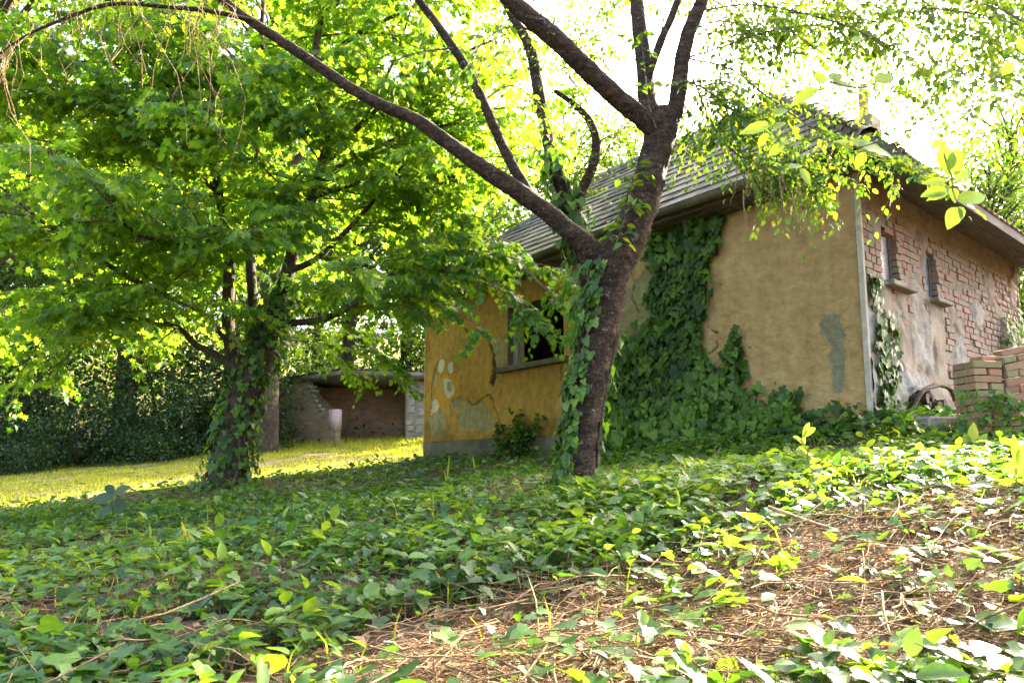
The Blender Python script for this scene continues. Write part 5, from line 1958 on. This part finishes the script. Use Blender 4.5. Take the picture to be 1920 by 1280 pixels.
weed('dark_seedling', 'dark seedling with four broad leaves standing against the sunny grass', 'weed', (218, 990), 5.6,
     [(217, 965), (213, 945), (214, 922)], [(214, 924, 196, 911, 8), (214, 924, 246, 914, 8), (212, 932, 172, 940, 10), (214, 936, 228, 962, 14), (212, 945, 186, 972, 8)], mat='bush_leaf')
weed('grass_tuft', 'two pale upright grass leaves in the ivy left of centre', 'grass', (350, 1028), 4.5, None,
     [(352, 1028, 340, 975, 3), (353, 1028, 356, 985, 2.5)], mat='grass')
weed('grass_tuft', 'long bright grass leaves rising in the lower middle foreground', 'grass', (1198, 1280), 1.9, None,
     [(1198, 1280, 1196, 1175, 4), (1194, 1280, 1190, 1200, 3), (1202, 1282, 1212, 1220, 3)], mat='grass')
weed('grass_tuft', 'arched yellow grass leaves beside the dry twig patch', 'grass', (830, 1110), 2.8, None,
     [(832, 1112, 815, 1068, 4), (830, 1112, 770, 1100, 3), (835, 1112, 812, 1085, 3)], mat='grass')
weed('grass_tuft', 'thin upright grass blade left of the cherry trunk foot', 'grass', (838, 905), 7.5, None,
     [(838, 905, 843, 852, 1.8), (838, 907, 832, 880, 1.6), (890, 880, 886, 853, 1.8)], mat='grass')
weed('grass_tuft', 'single lit grass blade right of the cherry trunk', 'grass', (1203, 985), 3.6, None, [(1203, 985, 1201, 935, 2), (1204, 985, 1208, 950, 2)], mat='grass')
weed('low_weed', 'pale weed leaf among the dark plants under the brick wall', 'weed', (1625, 850), 5.8, [(1626, 840)], [(1624, 838, 1642, 824, 5), (1625, 842, 1612, 832, 4)])
weed('low_weed', 'large bright square leaf lit from behind at the lower edge', 'weed', (1360, 1290), 1.75, [(1362, 1268)], [(1352, 1272, 1380, 1236, 20), (1355, 1280, 1330, 1262, 12)])
weed('low_weed', 'bright nettle like leaf pair in the lower left ivy', 'weed', (255, 1150), 3.0, [(250, 1135)], [(248, 1132, 208, 1130, 9), (252, 1132, 285, 1112, 9), (250, 1130, 262, 1108, 7)])
# ivy shrub on the plinth
b = HW(-.25, 6.05, 0)
b[2] = g1(b[0], b[1])
sh = thing('ivy_shrub', 'dark little vine growing up the plinth under the window', 'shrub', tuple(b))
wd, lf = Acc(), Acc()
for pts in [[(955, 850), (958, 820), (962, 795), (968, 775)], [(962, 845), (985, 820), (995, 800), (1012, 787)], [(950, 850), (940, 830), (938, 808)], [(958, 848), (972, 830), (975, 800)]]:
    pp = [HW(-.14, *HA(u, v, -.14)) - b for u, v in pts]
    p, _ = limb(wd, pp, np.linspace(.01, .004, len(pp)), 5, .05, .05)
    foliage(p, 26, .13, 5, .085, LEAF_IVY, wd, lf, .05, .8, .1, .002, nup=.5)
wd.build('stems', M['twig'], sh)
lf.build('leaves', M['ivy_wall'], sh)['kind'] = 'stuff'
# ivy over the brick pile
pv = thing('climbing_ivy', 'light green ivy leaves trailing over the loose brick pile', 'ivy', group='ivy climbing the walls and trunks')
lf = Acc()
n = 150
u = RNG.uniform(1800, 1930, n)
v = RNG.uniform(720, 815, n)
k = (v > 720 + np.abs(u - 1830) * .35)
pos = np.array([P(a_, b_, 6.30) for a_, b_ in zip(u[k], v[k])])
n = len(pos)
leaves(lf, LEAF_IVY, pos, unit(n) + [0, 0, -.6], unit(n) * .5 + [0, -1, .6], .075 * (.6 + .6 * RNG.random(n)), .4 + .6 * RNG.random(n))
lf.build('leaves', M['ivy_wall'], pv)['kind'] = 'stuff'
# fallen branches
for k, (pts, y0, y1, r, lab) in enumerate([([(1310, 888), (1330, 868), (1352, 838)], 6.0, 6.2, .008, 'bare dead branch standing out of the straw before the ivy'),
                                          ([(1440, 950), (1540, 985), (1620, 1020), (1700, 1062), (1790, 1080)], 3.0, 2.5, .008, 'long dry branch lying across the sunlit crest'),
                                          ([(1600, 1050), (1617, 990), (1618, 935)], 2.9, 2.9, .006, 'dark reddish upright stalk in the sunlit crest'),
                                          ([(960, 1062), (1080, 1070), (1190, 1052), (1300, 1062)], 2.9, 2.8, .007, 'curved dry runner lying along the front of the twig patch'),
                                          ([(1420, 1130), (1480, 1128), (1560, 1135), (1640, 1150), (1760, 1152)], 2.4, 2.3, .007, 'thin pale branch lying low at the right foreground')]):
    pp = np.array(poly(pts, y0, y1))
    if k != 0 and k != 2:
        pp[:, 2] = np.maximum(pp[:, 2], G(pp[:, 0], pp[:, 1]) + .02)
    a = Acc()
    limb(a, pp, np.linspace(r, r * .5, len(pp)), 7, .03, .12)
    tag(a.build('fallen_branch', M['dry_twig'] if k != 2 else M['twig'], None, True), lab, 'branch', 'dry branches on the ground')

# ------------------------------------------------------------------ woodland
def tree_mesh(seed, H, crown_r, z0, nclump, per, lsize, trunk_r, lean=0.0):
    r_ = np.random.default_rng(seed)
    wood, leaf = Acc(), Acc()
    top = np.array([lean * H, r_.normal() * .2, H * .93])
    tp = [np.array([0, 0, -.4]), np.array([lean * H * .15, .05, H * .25]), np.array([lean * H * .5, -.1, H * .55]), top]
    p, _ = limb(wood, tp, [trunk_r * 1.25, trunk_r, trunk_r * .65, .03], 9, .3, .08, seed)
    K = len(p)
    d = r_.normal(size=(nclump, 3))
    d /= np.linalg.norm(d, axis=1, keepdims=True)
    rr = r_.random(nclump) ** .45
    zc = z0 + (H - z0) * .52
    c = d * rr[:, None] * np.array([crown_r, crown_r, (H - z0) * .52])
    c += np.array([lean * H * .6, 0, zc])
    nb = min(nclump, 70)
    bp = []
    for i in range(nb):
        j = int(np.clip((c[i, 2] - .25 * np.hypot(c[i, 0], c[i, 1]) - 0) / H, .18, .92) * (K - 1))
        s = np.linspace(0, 1, 6)[:, None]
        q = p[j] * (1 - s) + c[i] * s + np.array([0, 0, .35]) * np.sin(s * PI)
        bp.append(q + r_.normal(size=(6, 3)) * .06 * s)
    V, F = tubes(np.array(bp), np.broadcast_to(np.linspace(trunk_r * .28, .01, 6), (nb, 6)), 5)
    wood.add(V, F)
    n = nclump * per
    cr = .35 + .5 * r_.random(nclump)
    off = r_.normal(size=(n, 3)) * np.repeat(cr, per)[:, None] * np.array([.75, .75, .34])
    pos = np.repeat(c, per, 0) + off
    k = pos[:, 2] > z0 * .8
    pos = pos[k]
    n = len(pos)
    tip = r_.normal(size=(n, 3))
    tip[:, 2] -= .5
    nr = r_.normal(size=(n, 3)) * .55
    nr[:, 2] += .8
    leaves(leaf, LEAF_SIMPLE, pos, tip, nr, lsize * (.6 + .7 * r_.random(n)), np.clip(r_.random(n) + np.repeat(r_.normal(size=nclump) * .15, per)[k], 0, 1))
    wm = wood.build('tmp', M['wood_bark'], None, True)
    lm = leaf.build('tmp', M['wood_leaf'])
    a, b = wm.data, lm.data
    bpy.data.objects.remove(wm)
    bpy.data.objects.remove(lm)
    return a, b


def bush_mesh(seed, R, H, n, lsize):
    r_ = np.random.default_rng(seed)
    leaf, wood = Acc(), Acc()
    nc = 60
    d = r_.normal(size=(nc, 3))
    d /= np.linalg.norm(d, axis=1, keepdims=True)
    d[:, 2] = np.abs(d[:, 2])
    c = d * (r_.random(nc) ** .4)[:, None] * np.array([R, R * .8, H])
    per = n // nc
    pos = np.repeat(c, per, 0) + r_.normal(size=(nc * per, 3)) * np.array([.26, .26, .14])
    pos[:, 2] = np.abs(pos[:, 2])
    m_ = len(pos)
    tip = r_.normal(size=(m_, 3))
    tip[:, 2] -= .3
    nr = r_.normal(size=(m_, 3)) * .6 + np.array([0, -.1, .8])
    leaves(leaf, LEAF_SIMPLE, pos, tip, nr, lsize * (.6 + .7 * r_.random(m_)), r_.random(m_))
    s = np.linspace(0, 1, 5)[:, None]
    bp = np.array([np.array([0, 0, -.1]) * (1 - s) + c[i] * s + r_.normal(size=(5, 3)) * .05 * s for i in range(25)])
    V, F = tubes(bp, np.broadcast_to(np.linspace(.03, .008, 5), (25, 5)), 4)
    wood.add(V, F)
    wm, lm = wood.build('tmp', M['wood_bark']), leaf.build('tmp', M['bush_leaf'])
    a, b = wm.data, lm.data
    bpy.data.objects.remove(wm)
    bpy.data.objects.remove(lm)
    return a, b


def plant(name, label, cat, meshes, names, x, y, sc, rz, group, zoff=0.0, lab_fmt=None):
    t = thing(name, label, cat, (x, y, g1(x, y) + zoff), rz, group)
    t.scale = (sc, sc, sc)
    for me_, nm in zip(meshes, names):
        o = put(nm, me_, None, t)
    return t


TV = [tree_mesh(201, 12, 3.2, 2.8, 210, 42, .16, .20), tree_mesh(202, 14, 3.6, 4.0, 230, 42, .17, .24, .06), tree_mesh(203, 9, 2.6, 1.2, 170, 42, .14, .13, -.05), tree_mesh(204, 11, 3.0, 3.0, 90, 36, .15, .16, .04)]
WOODS = [  # x, y, kind, scale, label
    (-17.0, 24, 0, 1.0, 'tall woodland tree at the far left edge behind the bushes'), (-13.2, 23.5, 1, .95, 'woodland tree with leaning trunk left of the maple'),
    (-9.6, 25, 0, 1.05, 'woodland tree behind the maple above the dark bushes'), (-6.4, 26.5, 1, 1.0, 'woodland tree behind the maple fork'),
    (-3.2, 28, 0, .95, 'woodland tree behind the brick shed roof'), (-0.4, 30, 2, 1.15, 'bright woodland tree between the shed and the cottage roof'),
    (-11.2, 20.5, 2, .85, 'small tree in the dark bushes left of the maple trunk'), (-15.5, 19.5, 2, .9, 'small tree above the bushes at the left edge'),
    (-7.4, 21.5, 2, .7, 'young tree with thin trunk beside the shed'), (-20.5, 27, 1, 1.0, 'large woodland tree outside the left edge'),
    (3.0, 33, 2, 1.0, 'tree rising behind the middle of the cottage roof'), (7.0, 34, 3, .95, 'airy tree behind the cherry fork'),
    (11.5, 31, 3, 1.0, 'airy tree behind the cottage roof ridge'), (16.0, 29, 3, 1.05, 'airy tree behind the chimney'), (13.2, 19.0, 2, .95, 'bright leafy tree behind the right eave of the cottage'),
    (16.4, 22.0, 0, .95, 'leafy tree at the right edge behind the cottage'), (11.2, 17.5, 2, .5, 'small leafy tree directly behind the brick side wall'),
    (20.5, 27.5, 0, 1.0, 'tall tree at the far right against the white sky'),
    (1.8, 24.5, 0, 1.05, 'leafy tree behind the left half of the cottage roof'), (5.2, 27, 1, .95, 'leafy tree seen through the cherry limbs'), (-1.6, 22.8, 2, 1.05, 'bright tree just left of the cottage roof'),
    (-12.0, 29, 1, 1.1, 'tall tree deep in the wood left of the maple'), (-17.5, 31, 0, 1.2, 'tall tree deep in the wood at the left'), (-5.0, 32, 1, 1.1, 'tall tree deep in the wood behind the shed'), (-8.5, 30, 0, 1.15, 'tall tree deep in the wood behind the maple'), (-23, 24, 2, 1.2, 'dense tree just inside the left picture edge'), (-14.6, 17.6, 1, 1.25, 'tall tree rising behind the left half of the maple crown'), (-6.9, 19.6, 1, 1.2, 'tall tree with bare lower trunk close behind the maple')]
for i, (x, y, k, sc, lab) in enumerate(WOODS):
    plant('woodland_tree', lab, 'tree', TV[k], ('trunk', 'crown'), x, y, sc, i * 2.4, 'woodland trees around the cottage')
BV = [bush_mesh(301, 1.5, 1.9, 3000, .10), bush_mesh(302, 1.2, 1.5, 2600, .09), bush_mesh(303, 1.8, 2.6, 3600, .11)]
BUSH = [(-15.5, 18.0, 2, 1.0, 'dark bush at the left edge of the clearing'), (-13.6, 18.6, 0, 1.1, 'dark bush second from the left edge'), (-11.8, 19.0, 2, 1.0, 'tall dark bush left of the middle trunk'),
        (-10.3, 19.4, 0, 1.0, 'dark bush in front of the middle trunk'), (-9.0, 20.0, 2, 1.0, 'tall lighter bush left of the maple'), (-7.8, 20.6, 0, 1.0, 'dark bush just left of the maple trunk'),
        (-8.6, 23.4, 2, 1.0, 'tall dark bush seen right of the maple trunk'), (-5.2, 25.0, 2, 1.2, 'dark bush behind the brick shed'), (-2.6, 25.8, 2, 1.2, 'dark bush over the shed roof'), (-0.2, 25, 2, 1.2, 'dark bush between shed and cottage corner'),
        (-14.4, 16.6, 1, .7, 'low bush at the left end of the grass'), (-12.2, 17.6, 1, .75, 'low bush along the far edge of the grass'), (-9.6, 18.6, 1, .7, 'low bush by the grass edge left of the maple'),
        (-17.0, 21.0, 2, 1.7, 'tall dark thicket at the far left'), (-14.0, 21.5, 2, 1.6, 'tall dark thicket behind the left bushes'), (-11.0, 22.5, 2, 1.7, 'tall dark thicket behind the middle trunk'), (-8.8, 22.0, 0, 1.8, 'tall dark thicket behind the maple trunk'), (-6.0, 27.5, 2, 1.8, 'tall dark thicket left of the shed roof'), (-3.0, 28.5, 2, 1.8, 'tall dark thicket behind the shed roof'), (-0.8, 27.5, 2, 1.7, 'tall dark thicket beside the cottage corner'), (-20, 20, 2, 1.7, 'tall dark thicket outside the left edge'),
        (-17.5, 17.0, 2, 1.0, 'bush cut by the left picture edge'), (2.8, 21, 2, 1.0, 'bush seen through the back window of the cottage'), (-6.6, 24.9, 0, 1.0, 'low dark bush left of the shed'), (1.2, 19.5, 2, .9, 'green bush outside the far end of the cottage')]
for i, (x, y, k, sc, lab) in enumerate(BUSH):
    plant('bush', lab, 'bush', BV[k], ('branches', 'foliage'), x, y, sc, i * 1.9, 'bushes at the edge of the wood', -.1)
# far woods on the left in one mass; right arm added to shade them
fw_ = Acc()
n = 90000
x = RNG.uniform(-46, 40, n)
y = 30 + np.clip(x - 2, 0, 14) * 1.1 + RNG.random(n) * 14 + np.abs(x + 18) * .12
h = 15 * RNG.random(n) ** .9 * (.6 + .7 * noise(np.column_stack([x, y, 0 * x]), .18, 120, 2))
pos = np.column_stack([x, y, G(x, y) + h])
ck = noise(pos, .45, 121, 2)
k = ck > .36
pos = pos[k]
n = len(pos)
nr = unit(n) * .6 + [0, 0, .8]
leaves(fw_, LEAF_SIMPLE, pos, unit(n) - [0, 0, .4], nr, .38 * (.6 + .7 * RNG.random(n)))
tag(fw_.build('far_woods', M['wood_leaf']), 'far mass of woodland leaves closing the left view, with a right arm added for shade', 'woods', kind='stuff')
